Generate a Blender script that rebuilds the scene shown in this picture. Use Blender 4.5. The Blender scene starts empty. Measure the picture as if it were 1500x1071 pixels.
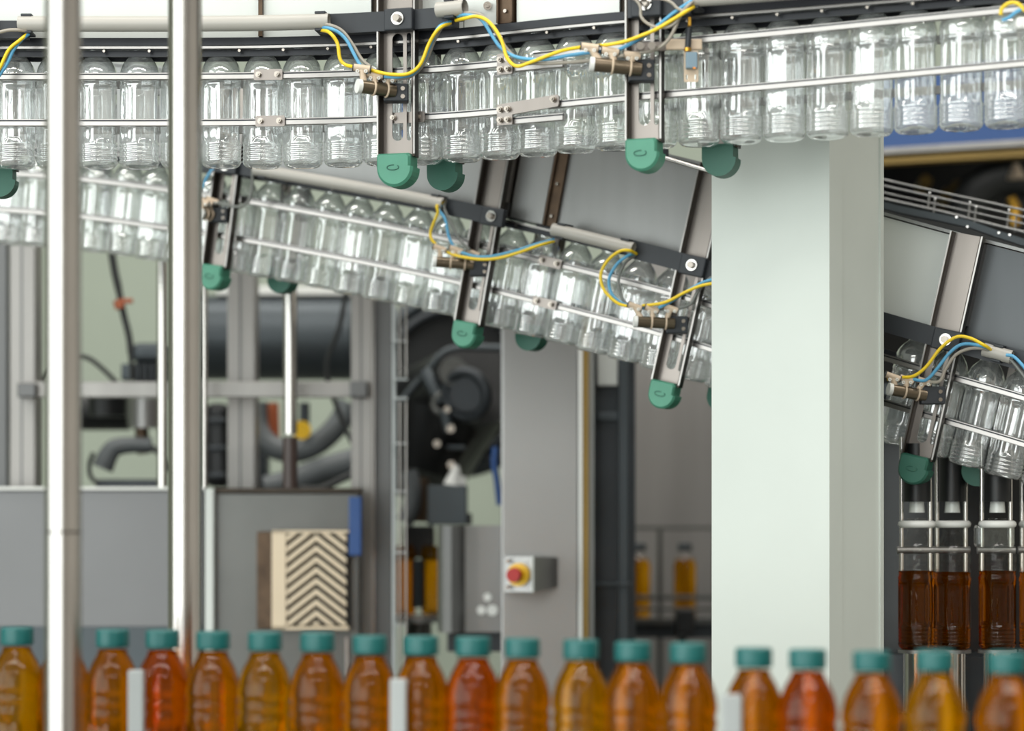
import bpy, bmesh, math, random
from mathutils import Vector, Matrix
from mathutils.geometry import tessellate_polygon
random.seed(7)
SC = bpy.context.scene
COL = SC.collection
PI = math.pi
CZ = 1.5            # camera height
F = 3600.0          # focal length in pixels of the 1500 px frame
HOR = 750.0         # image row of the horizon

# ------------------------------------------------------------------ camera, light, exposure
cam = bpy.data.objects.new('camera', bpy.data.cameras.new('camera'))
COL.objects.link(cam)
cam.location = (0, 0, CZ); cam.rotation_euler = (PI/2, 0, 0)
cam.data.sensor_width = 36; cam.data.lens = F*36/1500
cam.data.shift_y = (HOR-535.5)/1500
cam.data.clip_start = .05; cam.data.clip_end = 60
cam.data.dof.use_dof = True; cam.data.dof.focus_distance = 3.70; cam.data.dof.aperture_fstop = 2.5
SC.camera = cam
SC.view_settings.view_transform = 'Standard'; SC.view_settings.look = 'None'
SC.view_settings.gamma = 1; SC.view_settings.use_curve_mapping = False
SC.view_settings.exposure = 0.0
SC.cycles.max_bounces = 10; SC.cycles.transparent_max_bounces = 28
SC.cycles.glossy_bounces = 5; SC.cycles.transmission_bounces = 8; SC.cycles.diffuse_bounces = 3
SC.cycles.caustics_reflective = False; SC.cycles.caustics_refractive = False
SC.cycles.sample_clamp_indirect = 6
w = bpy.data.worlds.new('hall_air'); SC.world = w; w.use_nodes = True
w.node_tree.nodes['Background'].inputs[0].default_value = (.80, .86, .88, 1)
w.node_tree.nodes['Background'].inputs[1].default_value = .5

def area(name, loc, rot, sx, sy, power, col):
    l = bpy.data.lights.new(name, 'AREA'); l.shape = 'RECTANGLE'; l.size = sx; l.size_y = sy
    l.energy = power; l.color = col
    o = bpy.data.objects.new(name, l); COL.objects.link(o); o.location = loc; o.rotation_euler = rot
    return o
area('daylight_left', (-5.3, -2.4, 2.45), (0, -PI/2, 0), 4.7, 8.4, 480, (.94, 1, .975))
area('daylight_front', (-3.1, -6.8, 2.45), (-PI/2, 0, PI), 4.2, 4.7, 290, (.95, 1, .98))
for i, yy in enumerate((-3.5, -.2, 3.0, 5.6)):
    area('ceiling_fill', (-.1, yy, 4.9), (0, 0, 0), 7.0, .5, 150, (1, .97, .92))  # added ceiling lamps, unseen, for fill and reflections on the steel

# ------------------------------------------------------------------ materials
def lin(c):
    return tuple(((v/255)/12.92 if v/255 <= .04045 else ((v/255+.055)/1.055)**2.4) for v in c)
def mat(name, rgb, rough=.5, metal=0., var=0., scale=6., stretch=(1, 1, 1), bump=0., spec=.5, coat=0.):
    m = bpy.data.materials.new(name); m.use_nodes = True
    nt = m.node_tree; b = nt.nodes['Principled BSDF']
    c = lin(rgb)
    b.inputs['Roughness'].default_value = rough; b.inputs['Metallic'].default_value = metal
    b.inputs['Specular IOR Level'].default_value = spec; b.inputs['Coat Weight'].default_value = coat
    tc = nt.nodes.new('ShaderNodeTexCoord'); mp = nt.nodes.new('ShaderNodeMapping')
    mp.inputs['Scale'].default_value = stretch
    n = nt.nodes.new('ShaderNodeTexNoise'); n.inputs['Scale'].default_value = scale; n.inputs['Detail'].default_value = 5
    nt.links.new(tc.outputs['Object'], mp.inputs[0]); nt.links.new(mp.outputs[0], n.inputs[0])
    r = nt.nodes.new('ShaderNodeValToRGB')
    r.color_ramp.elements[0].position = .3; r.color_ramp.elements[1].position = .7
    r.color_ramp.elements[0].color = (*[max(0, v*(1-var)) for v in c], 1)
    r.color_ramp.elements[1].color = (*[min(1, v*(1+var)) for v in c], 1)
    nt.links.new(n.outputs[0], r.inputs[0]); nt.links.new(r.outputs[0], b.inputs['Base Color'])
    if bump:
        bp = nt.nodes.new('ShaderNodeBump'); bp.inputs['Strength'].default_value = bump; bp.inputs['Distance'].default_value = .001
        nt.links.new(n.outputs[0], bp.inputs['Height']); nt.links.new(bp.outputs[0], b.inputs['Normal'])
    return m
M = {}
M['wall'] = mat('wall_paint', (158, 166, 152), .8, var=.05, scale=2)
M['floor'] = mat('floor_resin', (120, 122, 118), .5, var=.1, scale=3)
M['ceil'] = mat('ceiling_paint', (190, 192, 190), .8)
M['wall_dark'] = mat('far_wall', (205, 198, 190), .8, var=.1, scale=1)
M['col'] = mat('column_paint', (204, 210, 204), .42, var=.015, scale=8, bump=.06)
M['steel'] = mat('stainless_steel', (140, 138, 136), .3, 1, var=.06, scale=30, stretch=(1, 1, .06), bump=.05)
M['chrome'] = mat('polished_steel', (190, 186, 182), .13, 1, var=.02)
M['pole'] = mat('pole_steel', (178, 174, 170), .2, 1, var=.03, scale=20, bump=.03)
M['rail'] = mat('rail_steel', (150, 146, 143), .28, 1, var=.03, scale=40)
M['pale'] = mat('panel_painted_reflection', (206, 209, 205), .42, .1, var=.03, scale=3, bump=.03)  # near-white diffuse colour paints in the brightness that steel panels reflect
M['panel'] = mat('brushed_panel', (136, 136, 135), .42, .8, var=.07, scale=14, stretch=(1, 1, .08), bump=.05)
M['paneld'] = mat('shaded_brushed_panel', (86, 88, 90), .42, .8, var=.07, scale=14, stretch=(1, 1, .08), bump=.05)  # darker copy of the panel steel, duller light put into its colour
M['arm'] = mat('bracket_steel', (130, 123, 118), .34, 1, var=.08, scale=25, stretch=(1, 1, .1), bump=.05)
M['armdark'] = mat('bracket_edge_steel', (58, 52, 46), .4, .9, var=.15, scale=25)
M['rust'] = mat('tinted_flange', (84, 68, 54), .45, .7, var=.3, scale=25, bump=.2)
M['black'] = mat('black_nylon', (34, 38, 44), .5, var=.1, scale=30)
M['channel'] = mat('dark_channel', (28, 30, 36), .35, .3, var=.2, scale=20)
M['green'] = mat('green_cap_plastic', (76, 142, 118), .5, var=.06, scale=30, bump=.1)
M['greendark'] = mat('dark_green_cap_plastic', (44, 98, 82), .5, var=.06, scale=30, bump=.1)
M['conduit'] = mat('conduit_plastic', (176, 172, 165), .38, var=.02)
M['yellow'] = mat('yellow_hose', (236, 200, 32), .35)
M['blue'] = mat('blue_hose', (88, 160, 200), .35)
M['grey'] = mat('clear_grey_hose', (158, 150, 138), .35)
M['greydark'] = mat('dim_grey_hose', (112, 114, 110), .35)
M['beige'] = mat('beige_fitting', (205, 184, 160), .45, var=.05, scale=60)
M['bronze'] = mat('bronze_barrel', (112, 100, 84), .3, .8, var=.08, scale=20)
M['white'] = mat('white_plastic', (232, 232, 228), .4)
M['bolt'] = mat('bolt_steel', (150, 142, 134), .25, 1)
M['gold'] = mat('brass', (196, 150, 60), .3, .9)
M['sensor'] = mat('sensor_housing', (120, 142, 156), .4)
M['amberlight'] = mat('orange_indicator', (250, 150, 20), .4)
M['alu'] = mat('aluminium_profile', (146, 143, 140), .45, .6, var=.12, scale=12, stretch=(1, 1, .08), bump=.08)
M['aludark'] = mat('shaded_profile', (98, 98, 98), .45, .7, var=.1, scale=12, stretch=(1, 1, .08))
M['cabl'] = mat('satin_cabinet_steel', (118, 118, 119), .5, .75, var=.05, scale=3)
M['cab'] = mat('cabinet_steel', (148, 147, 146), .4, .85, var=.05, scale=3)
M['cabdark'] = mat('dark_cabinet_steel', (92, 92, 90), .38, .85, var=.12, scale=4)
M['charcoal'] = mat('charcoal_machine', (50, 54, 58), .4, .4, var=.2, scale=8)
M['dark'] = mat('blackened_parts', (24, 25, 26), .4, .3, var=.4, scale=14)
M['duct'] = mat('duct_grey', (70, 76, 80), .42, .5, var=.1, scale=3)
M['olive'] = mat('olive_strip', (150, 122, 62), .5, .3, var=.1)
M['louvre'] = mat('beige_louvre', (214, 196, 170), .45, .2, var=.04)
M['brown'] = mat('brown_sleeve', (62, 48, 44), .4)
M['bluepaint'] = mat('blue_paint', (22, 70, 132), .4, var=.03)
M['red'] = mat('red_button', (176, 16, 8), .5)
M['yellowring'] = mat('yellow_ring', (240, 190, 10), .4)
M['teal'] = mat('teal_cap_plastic', (12, 90, 88), .45, var=.04, scale=40)
M['greybar'] = mat('grey_bar', (166, 170, 170), .5, .2, var=.03)
M['rubber'] = mat('black_rubber', (34, 36, 36), .55)
M['rosehose'] = mat('grey_hose', (92, 96, 98), .5)
M['clip'] = mat('orange_clip', (160, 84, 50), .5)
M['belt'] = mat('belt_plastic', (70, 72, 74), .5)

def thin_clear(name, tint, haze, hazecol, gr=.07, fac0=.10, fmax=.95):
    m = bpy.data.materials.new(name); m.use_nodes = True
    nt = m.node_tree; nt.nodes.clear(); N = nt.nodes.new; L = nt.links.new
    out = N('ShaderNodeOutputMaterial'); tr = N('ShaderNodeBsdfTransparent'); tr.inputs[0].default_value = (*tint, 1)
    gl = N('ShaderNodeBsdfGlossy'); gl.inputs['Roughness'].default_value = gr; gl.inputs[0].default_value = (1, 1, 1, 1)
    df = N('ShaderNodeBsdfDiffuse'); df.inputs[0].default_value = (*hazecol, 1)
    tl = N('ShaderNodeBsdfTranslucent'); tl.inputs[0].default_value = (*hazecol, 1)
    a = N('ShaderNodeMixShader'); a.inputs[0].default_value = .5; L(df.outputs[0], a.inputs[1]); L(tl.outputs[0], a.inputs[2])
    b = N('ShaderNodeMixShader'); b.inputs[0].default_value = haze; L(tr.outputs[0], b.inputs[1]); L(a.outputs[0], b.inputs[2])
    lw = N('ShaderNodeLayerWeight'); lw.inputs[0].default_value = .35
    mr = N('ShaderNodeMapRange'); mr.inputs[3].default_value = fac0; mr.inputs[4].default_value = fmax
    L(lw.outputs['Facing'], mr.inputs[0])
    pw = N('ShaderNodeMath'); pw.operation = 'POWER'; pw.inputs[1].default_value = 1.6; L(mr.outputs[0], pw.inputs[0])
    ad = N('ShaderNodeMath'); ad.operation = 'ADD'; ad.inputs[1].default_value = fac0*.6; L(pw.outputs[0], ad.inputs[0])
    c = N('ShaderNodeMixShader'); L(ad.outputs[0], c.inputs[0]); L(b.outputs[0], c.inputs[1]); L(gl.outputs[0], c.inputs[2])
    tc = N('ShaderNodeTexCoord'); mp = N('ShaderNodeMapping'); mp.inputs['Scale'].default_value = (1, 1, .12)
    ns = N('ShaderNodeTexNoise'); ns.inputs['Scale'].default_value = 150; bp = N('ShaderNodeBump')
    bp.inputs['Strength'].default_value = .5; bp.inputs['Distance'].default_value = .0012
    L(tc.outputs['Object'], mp.inputs[0]); L(mp.outputs[0], ns.inputs[0]); L(ns.outputs[0], bp.inputs['Height']); L(bp.outputs[0], gl.inputs['Normal']); L(bp.outputs[0], lw.inputs['Normal'])
    L(c.outputs[0], out.inputs[0]); return m
M['pet'] = thin_clear('clear_bottle_plastic', (.96, .98, .98), .24, (.97, 1, 1), .05, .2)
M['petf'] = thin_clear('clear_bottle_plastic_filled', (.98, .97, .95), .0, (.9, .9, .88), .06, .02, .22)
M['glass'] = thin_clear('machine_guard_glass', (.90, .94, .93), .05, (.8, .85, .85), .03, .04)

def liquid(name, col, dcol):
    m = bpy.data.materials.new(name); m.use_nodes = True
    nt = m.node_tree; nt.nodes.clear(); N = nt.nodes.new; L = nt.links.new
    out = N('ShaderNodeOutputMaterial'); g = N('ShaderNodeBsdfRefraction'); g.inputs[0].default_value = (*col, 1)
    g.inputs['IOR'].default_value = 1.33; g.inputs['Roughness'].default_value = .04
    tr = N('ShaderNodeBsdfTranslucent'); tr.inputs[0].default_value = (*dcol, 1)
    df = N('ShaderNodeBsdfDiffuse'); df.inputs[0].default_value = (*dcol, 1)
    a = N('ShaderNodeMixShader'); a.inputs[0].default_value = .8; L(df.outputs[0], a.inputs[1]); L(tr.outputs[0], a.inputs[2])
    b = N('ShaderNodeMixShader'); b.inputs[0].default_value = .17; L(g.outputs[0], b.inputs[1]); L(a.outputs[0], b.inputs[2])
    L(b.outputs[0], out.inputs[0]); return m
M['amber'] = liquid('amber_drink', (.90, .50, .015), (1, .40, .0))
M['orange'] = liquid('orange_drink', (.93, .40, .02), (1, .24, .0))
M['tea'] = liquid('brown_drink', (.80, .40, .06), (.40, .13, .0))
M['honey'] = liquid('golden_drink', (.93, .60, .03), (1, .50, .0))

# ------------------------------------------------------------------ mesh helpers
def P(px, py, d):
    return Vector(((px-750)/F*d, d, CZ+(HOR-py)/F*d))
class MB:
    def __init__(s): s.v = []; s.f = []; s.sm = []
    def add(s, vs, fs, smooth=False):
        k = len(s.v); s.v += [Vector(v) for v in vs]; s.f += [[i+k for i in f] for f in fs]; s.sm += [smooth]*len(fs); return s
    def box(s, a, b, bev=0.):
        x0, y0, z0 = [min(p, q) for p, q in zip(a, b)]; x1, y1, z1 = [max(p, q) for p, q in zip(a, b)]
        bev = min(bev, (x1-x0)*.3, (y1-y0)*.3, (z1-z0)*.3)
        if bev <= 0:
            vs = [(x, y, z) for z in (z0, z1) for x, y in ((x0, y0), (x1, y0), (x1, y1), (x0, y1))]
            return s.add(vs, [(3, 2, 1, 0), (4, 5, 6, 7), (0, 1, 5, 4), (1, 2, 6, 5), (2, 3, 7, 6), (3, 0, 4, 7)])
        bm = bmesh.new(); bmesh.ops.create_cube(bm, size=1)
        bmesh.ops.scale(bm, vec=(x1-x0, y1-y0, z1-z0), verts=bm.verts)
        bmesh.ops.translate(bm, vec=((x0+x1)/2, (y0+y1)/2, (z0+z1)/2), verts=bm.verts)
        bmesh.ops.bevel(bm, geom=bm.edges[:], offset=bev, segments=2, profile=.5, affect='EDGES')
        bm.verts.index_update()
        s.add([v.co.copy() for v in bm.verts], [[v.index for v in f.verts] for f in bm.faces]); bm.free(); return s
    def cyl(s, a, b, r, r2=None, n=20, cap=True):
        a = Vector(a); b = Vector(b); r2 = r if r2 is None else r2
        z = (b-a).normalized(); x = z.orthogonal().normalized(); y = z.cross(x)
        vs = []
        for c, q in ((a, r), (b, r2)):
            for i in range(n):
                t = 2*PI*i/n; vs.append(c+x*(q*math.cos(t))+y*(q*math.sin(t)))
        k = len(s.v)
        s.add(vs, [(i, (i+1) % n, n+(i+1) % n, n+i) for i in range(n)], True)
        if cap:
            s.add(vs, [list(reversed(range(n))), list(range(n, 2*n))])
        return s
    def lathe(s, prof, n=40, o=(0, 0, 0), fn=None):
        o = Vector(o); vs = []
        for r, z in prof:
            for i in range(n):
                t = 2*PI*i/n; q = r if fn is None else fn(r, z, t)
                vs.append(o+Vector((q*math.cos(t), q*math.sin(t), z)))
        fs = [(j*n+i, j*n+(i+1) % n, (j+1)*n+(i+1) % n, (j+1)*n+i) for j in range(len(prof)-1) for i in range(n)]
        return s.add(vs, fs, True)
    def tube(s, pts, r, n=10, cap=True):
        pts = [Vector(p) for p in pts]; t0 = (pts[1]-pts[0]).normalized(); x = t0.orthogonal().normalized()
        vs = []; N_ = len(pts)
        for i, p in enumerate(pts):
            t = (pts[min(i+1, N_-1)]-pts[max(i-1, 0)]).normalized()
            x = (x-t*x.dot(t)).normalized(); y = t.cross(x)
            rr = r[i] if isinstance(r, (list, tuple)) else r
            for k in range(n):
                a = 2*PI*k/n; vs.append(p+x*(rr*math.cos(a))+y*(rr*math.sin(a)))
        fs = [(j*n+i, j*n+(i+1) % n, (j+1)*n+(i+1) % n, (j+1)*n+i) for j in range(N_-1) for i in range(n)]
        k = len(s.v); s.add(vs, fs, True)
        if cap:
            s.add(vs[:n], [list(reversed(range(n)))]); s.add(vs[-n:], [list(range(n))])
        return s
    def sweep(s, frames, sec):          # sec: polygon of (b, u) offsets
        n = len(sec); vs = [o+B*b+U*u for (o, T, B, U) in frames for b, u in sec]
        fs = [(j*n+i, j*n+(i+1) % n, (j+1)*n+(i+1) % n, (j+1)*n+i) for j in range(len(frames)-1) for i in range(n)]
        k = len(s.v); s.add(vs, fs)
        s.f += [[k+i for i in reversed(range(n))], [k+(len(frames)-1)*n+i for i in range(n)]]; s.sm += [False, False]
        return s
    def plate(s, outer, holes, y0, y1):   # polygon in x,z with holes, thick along y
        loops = [outer]+holes; allp = [p for l in loops for p in l]; n = len(allp)
        tr = tessellate_polygon([[Vector((p[0], p[1], 0)) for p in l] for l in loops])
        vs = [(x, y0, z) for x, z in allp]+[(x, y1, z) for x, z in allp]
        fs = [tuple(t) for t in tr]+[tuple(i+n for i in reversed(t)) for t in tr]
        k = 0
        for l in loops:
            m = len(l)
            for i in range(m):
                a = k+i; b = k+(i+1) % m; fs.append((a, b, b+n, a+n))
            k += m
        return s.add(vs, fs)
    def ring(s, c, axis, R, r, n=24, m=10):
        c = Vector(c); z = Vector(axis).normalized(); x = z.orthogonal().normalized(); y = z.cross(x)
        vs = []
        for i in range(n):
            t = 2*PI*i/n; d = x*math.cos(t)+y*math.sin(t)
            for j in range(m):
                a = 2*PI*j/m; vs.append(c+d*(R+r*math.cos(a))+z*(r*math.sin(a)))
        return s.add(vs, [(i*m+j, ((i+1) % n)*m+j, ((i+1) % n)*m+(j+1) % m, i*m+(j+1) % m) for i in range(n) for j in range(m)], True)
    def build(s, name, m, parent=None, world=False):
        me = bpy.data.meshes.new(name); me.from_pydata([tuple(v) for v in s.v], [], s.f); me.update()
        bm = bmesh.new(); bm.from_mesh(me); bmesh.ops.recalc_face_normals(bm, faces=bm.faces[:]); bm.to_mesh(me); bm.free()
        me.polygons.foreach_set('use_smooth', s.sm)
        me.materials.append(M[m] if isinstance(m, str) else m)
        o = bpy.data.objects.new(name, me); COL.objects.link(o)
        if parent is not None:
            o.parent = parent
            if world:
                r = parent
                while r.parent: r = r.parent
                me.transform(r.matrix_basis.inverted())
        elif world:                       # origin at the mesh's base
            xs = [v.co for v in me.vertices]
            c = Vector(((min(v.x for v in xs)+max(v.x for v in xs))/2, (min(v.y for v in xs)+max(v.y for v in xs))/2, min(v.z for v in xs)))
            me.transform(Matrix.Translation(-c)); o.location = c
        return o
def tag(o, label=None, cat=None, group=None, kind=None):
    if label: o['label'] = label
    if cat: o['category'] = cat
    if group: o['group'] = group
    if kind: o['kind'] = kind
    return o
def empty(name, m, label, cat, group=None):
    o = bpy.data.objects.new(name, None); COL.objects.link(o); o.empty_display_size = .05
    o.matrix_basis = m if isinstance(m, Matrix) else Matrix.Translation(Vector(m))
    return tag(o, label, cat, group)
def struct(name, mb, m): return tag(mb.build(name, m, None, True), kind='structure')
def pbox(mb, x0, y0, x1, y1, d, t, bev=0., z0=None):     # front face spans these pixels at depth d, t metres thick
    a = P(x0, y0, d); b = P(x1, y1, d); b.y = d+t
    if z0 is not None: b.z = z0
    return mb.box(a, b, bev)
def smooth(pts, k=6):
    pts = [Vector(p) for p in pts]; q = [2*pts[0]-pts[1]]+pts+[2*pts[-1]-pts[-2]]; out = []
    for i in range(1, len(q)-2):
        for j in range(k):
            t = j/k; a, b, c, d = q[i-1:i+3]
            out.append(.5*((2*b)+(-a+c)*t+(2*a-5*b+4*c-d)*t*t+(-a+3*b-3*c+d)*t**3))
    out.append(pts[-1]); return out
def lerp(tab, x):
    if x <= tab[0][0]: a, b = tab[0], tab[1]
    elif x >= tab[-1][0]: a, b = tab[-2], tab[-1]
    else:
        for a, b in zip(tab, tab[1:]):
            if a[0] <= x <= b[0]: break
    return a[1]+(b[1]-a[1])*(x-a[0])/(b[0]-a[0])
def smoothtab(tab, x, h=60):
    return sum(lerp(tab, x+k*h/3) for k in range(-3, 4))/7

# ------------------------------------------------------------------ the hall
struct('floor', MB().box((-5.5, -7, -.1), (6, 8.2, 0)), 'floor')
struct('ceiling', MB().box((-5.5, -7, 5.0), (6, 8.2, 5.1)), 'ceil')
struct('wall_back', MB().box((-5.5, 8, 0), (6, 8.2, 5.0)), 'wall')
struct('wall_right', MB().box((5.9, -7, 0), (6, 8, 5.0)), 'wall_dark')
mw = MB().box((-5.5, -7, 0), (-5.4, 8, .08)).box((-5.5, -7, 4.85), (-5.4, 8, 5)).box((-5.5, 1.85, .08), (-5.4, 8, 4.85)).box((-5.5, -7, .08), (-5.4, -6.65, 4.85))
struct('wall_left', mw, 'wall')
mw = MB().box((-.95, -7, 0), (6, -6.9, 5)).box((-5.5, -7, 0), (-.95, -6.9, .08)).box((-5.5, -7, 4.85), (-.95, -6.9, 5))
struct('wall_front', mw, 'wall_dark')

# ------------------------------------------------------------------ conveyor paths
UD = [(-200, 3.70), (300, 3.70), (450, 3.69), (600, 3.66), (720, 3.61), (850, 3.53), (1000, 3.475), (1116, 3.44), (1287, 3.375), (1469, 3.31), (1700, 3.23)]
LD = [(-200, 4.76), (0, 4.66), (150, 4.60), (560, 4.35), (900, 4.15), (1160, 4.02), (1450, 3.88), (1700, 3.76)]
LY = [(-200, 299), (0, 305), (120, 315), (240, 331), (360, 349), (560, 387), (680, 413), (814, 446), (968, 487), (1140, 541), (1316, 596), (1448, 634), (1700, 712)]
UZ = CZ+(750-180)*3.665/F
def ctr_u(px):
    d = smoothtab(UD, px, 90); return Vector(((px-750)/F*d, d, UZ))
def ctr_l(px):
    d = smoothtab(LD, px, 90); y = smoothtab(LY, px-9, 60); df = d-.036
    return Vector(((px-750)/F*d, d, CZ+(750-y)*df/F))
def frame(c, px):
    o = c(px); T = (c(px+4)-c(px-4)).normalized()
    U = (Vector((0, 0, 1))-T*T.z).normalized(); B = U.cross(T).normalized()
    U = (U*.78+Vector((0, 0, .22))).normalized()        # everything hangs a little more upright than the slope
    return o, T, B, U
def fmat(fr):
    o, T, B, U = fr
    m = Matrix.Identity(4)
    T = B.cross(U)
    for i, a in enumerate((T, B, U)):
        m[0][i], m[1][i], m[2][i] = a
    m[0][3], m[1][3], m[2][3] = o
    return m
def solve(c, tx, b, u, ty=None):          # path position whose point (0, b, u) is seen at column tx (and row ty)
    px = tx
    for _ in range(12):
        o, T, B, U = frame(c, px); q = o+B*b+U*u
        px += tx-(750+q.x/q.y*F)
        if ty is not None: u += ((HOR-(q.z-CZ)/q.y*F)-ty)*q.y/F
    return (px, u) if ty is not None else px
def frames(c, a, b, step=12, uoff=0):
    n = max(2, int((b-a)/step)+1); r = []
    for i in range(n):
        px = a+(b-a)*i/(n-1); o, T, B, U = frame(c, px)
        if callable(uoff): o = o+U*uoff(px)
        r.append((o, T, B, U))
    return r

# ------------------------------------------------------------------ bottles
def prof_ribs(z0, z1, n, r, dr):
    out = []
    for i in range(n*4+1):
        z = z0+(z1-z0)*i/(n*4); out.append((r-dr*(.5-.5*math.cos(2*PI*i/4)), z))
    return out
def panel_fn(z0, z1, n, depth):
    def fn(r, z, t):
        if z <= z0 or z >= z1 or r < .02: return r
        u = abs(((t*n/(2*PI)) % 1)-.5)*2               # 0 panel centre, 1 between panels
        v = abs((z-(z0+z1)/2)/((z1-z0)/2))
        w = max(u/.74, v**3*1.02)
        e = max(0, min(1, (1.0-w)/.16)); e = e*e*(3-2*e)
        return r-depth*e
    return fn
HANG = [(.0, .006), (.012, .007), (.021, .002), (.0245, 0), (.0278, .003), (.0292, .006)]+prof_ribs(.008, .032, 4, .0303, .0016)
HANG += [(.0300, .034+i*(.086/16)) for i in range(17)]
HANG += prof_ribs(.122, .130, 1, .0305, .001)+[(.0305, .132), (.0302, .139), (.0291, .146), (.0271, .152), (.0242, .157), (.0204, .162), (.0166, .166), (.0142, .170), (.0172, .174), (.0172, .176), (.0138, .178), (.0138, .196)]
FILL = [(.0, .006), (.012, .007), (.021, .002), (.0245, 0), (.0278, .003), (.0295, .006)]+prof_ribs(.008, .032, 4, .0303, .0016)
FILL += [(.0300, .034+i*(.076/14)) for i in range(15)]+prof_ribs(.112, .140, 2, .0306, .0022)
FILL += [(.0306, .142), (.0302, .148), (.0291, .155), (.0272, .162), (.0246, .169), (.0212, .176), (.0178, .182), (.0158, .1865), (.0152, .189), (.0180, .1905), (.0180, .192), (.0150, .193), (.0150, .208)]
pet_mesh = MB().lathe(HANG, 60, fn=panel_fn(.034, .120, 6, .0030)).build('bottle', 'pet').data
bpy.data.objects.remove(bpy.data.objects['bottle'])
fill_mesh = MB().lathe(FILL, 60, fn=panel_fn(.034, .106, 6, .0026)).build('x', 'petf').data
bpy.data.objects.remove(bpy.data.objects['x'])
ORD = ['first', 'second', 'third', 'fourth', 'fifth', 'sixth', 'seventh', 'eighth', 'ninth', 'tenth', 'eleventh', 'twelfth', 'thirteenth', 'fourteenth', 'fifteenth', 'sixteenth', 'seventeenth', 'eighteenth', 'nineteenth', 'twentieth']
def hang_row(c, a, b, pitch, marks, row, group, skip=None):
    px = a; last = c(a); xs = [a]
    while px < b:
        px += .5; q = c(px)
        if (q-last).length >= pitch: xs.append(px); last = q
    xs = [x for x in xs if not (skip and skip[0] < x < skip[1])]
    labs = {}
    for name, mx in marks:
        L_ = sorted([x for x in xs if x < mx], reverse=True); R_ = sorted([x for x in xs if x >= mx])
        for side, lst in (('left', L_), ('right', R_)):
            for i, x in enumerate(lst):
                if x not in labs or i < labs[x][0]: labs[x] = (i, side, name)
    for x in xs:
        i, side, name = labs[x]
        o = bpy.data.objects.new('bottle', pet_mesh); COL.objects.link(o)
        m = fmat(frame(c, x)); rot = Matrix.Rotation(random.uniform(0, PI/3), 4, 'Z')
        lean = Matrix.Rotation(random.uniform(-.012, .012), 4, 'Y')
        o.matrix_basis = m @ Matrix.Translation((0, 0, -.062+random.uniform(-.0006, .0006))) @ lean @ rot
        tag(o, f'clear bottle in the {row} row, {ORD[i]} to the {side} of the {name}', 'bottle', group)
hang_row(ctr_u, -38, 1545, .0618, [('left pole', 92), ('right pole', 271), ('left slotted bracket', 581), ('right slotted bracket', 944)], 'upper', 'empty bottles hanging in the upper conveyor')
hang_row(ctr_l, -30, 1560, .0612, [('left pole', 92), ('right pole', 271), ('leftmost bracket', 318), ('middle bracket', 695), ('bracket near the column', 985), ('white column', 1240)], 'lower', 'empty bottles hanging in the lower conveyor', (1080, 1290))

# ------------------------------------------------------------------ conveyor bodies
def rect(b0, b1, u0, u1): return [(b0, u0), (b1, u0), (b1, u1), (b0, u1)]
def conveyor(c, a, b, chu, label, panelsegs, seams, base):
    root = empty('air_conveyor', c(base), label, 'conveyor')
    fr = frames(c, a, b)
    MB().sweep(fr, rect(-.022, -.017, chu, chu+.009)).sweep(fr, rect(.017, .022, chu, chu+.009)).build('neck_channel', 'channel', root, True)
    MB().sweep(fr, rect(-.036, .05, chu+.014, .126)).build('channel_roof', 'channel', root, True)
    MB().sweep(fr, rect(-.038, -.030, chu+.009, chu+.0125)).build('channel_lip', 'rail', root, True)
    MB().sweep(fr, rect(-.020, .090, .127, .284)).build('air_duct', 'armdark', root, True)
    MB().sweep(fr, rect(-.034, .094, .285, .290)).build('duct_lid', 'panel', root, True)
    for (p, q, mt) in panelsegs:
        MB().sweep(frames(c, p, q), rect(-.028, -.022, .128, .283)).build('side_panel', mt, root, True)
    for (p, wd, mt) in seams:
        o, T, B, U = frame(c, p); m = fmat((o, T, B, U))
        mb = MB().box((-wd/2, -.036, .128), (-wd/2+.003, -.022, .283)).box((wd/2-.003, -.036, .128), (wd/2, -.022, .283)).box((-wd/2, -.030, .128), (wd/2, -.028, .283))
        mb.v = [m @ v for v in mb.v]; fl = mb.build('seam_flange', mt, root, True)
        for k in range(3):
            p_ = m @ Vector((0, -.031, .145+.055*k)); MB().cyl(p_, p_-B*.003, .0028, n=10).build('rivet', 'bolt', fl, True)
    s = a+20                                      # screws under the lip
    while s < b-10:
        o, T, B, U = frame(c, s); p_ = o-B*.0305+U*(chu+.006)
        if not (1070 < s < 1300 and base > 1000 and c is ctr_l): MB().cyl(p_, p_-B*.006, .0022, n=8).build('screw', 'bolt', root, True)
        s += 66
    return root
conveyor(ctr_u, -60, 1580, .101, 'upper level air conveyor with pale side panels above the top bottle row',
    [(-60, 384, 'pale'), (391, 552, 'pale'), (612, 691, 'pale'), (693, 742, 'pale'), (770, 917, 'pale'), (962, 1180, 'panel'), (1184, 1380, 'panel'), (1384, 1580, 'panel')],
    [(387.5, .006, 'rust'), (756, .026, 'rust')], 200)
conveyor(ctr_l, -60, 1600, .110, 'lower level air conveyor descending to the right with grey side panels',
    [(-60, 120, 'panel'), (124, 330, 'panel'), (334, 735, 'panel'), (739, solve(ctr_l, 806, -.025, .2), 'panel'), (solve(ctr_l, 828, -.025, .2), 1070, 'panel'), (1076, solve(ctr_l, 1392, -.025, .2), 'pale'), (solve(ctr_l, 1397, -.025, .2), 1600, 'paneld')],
    [(solve(ctr_l, 817, -.03, .2), .024, 'rust')], 400)
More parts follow.
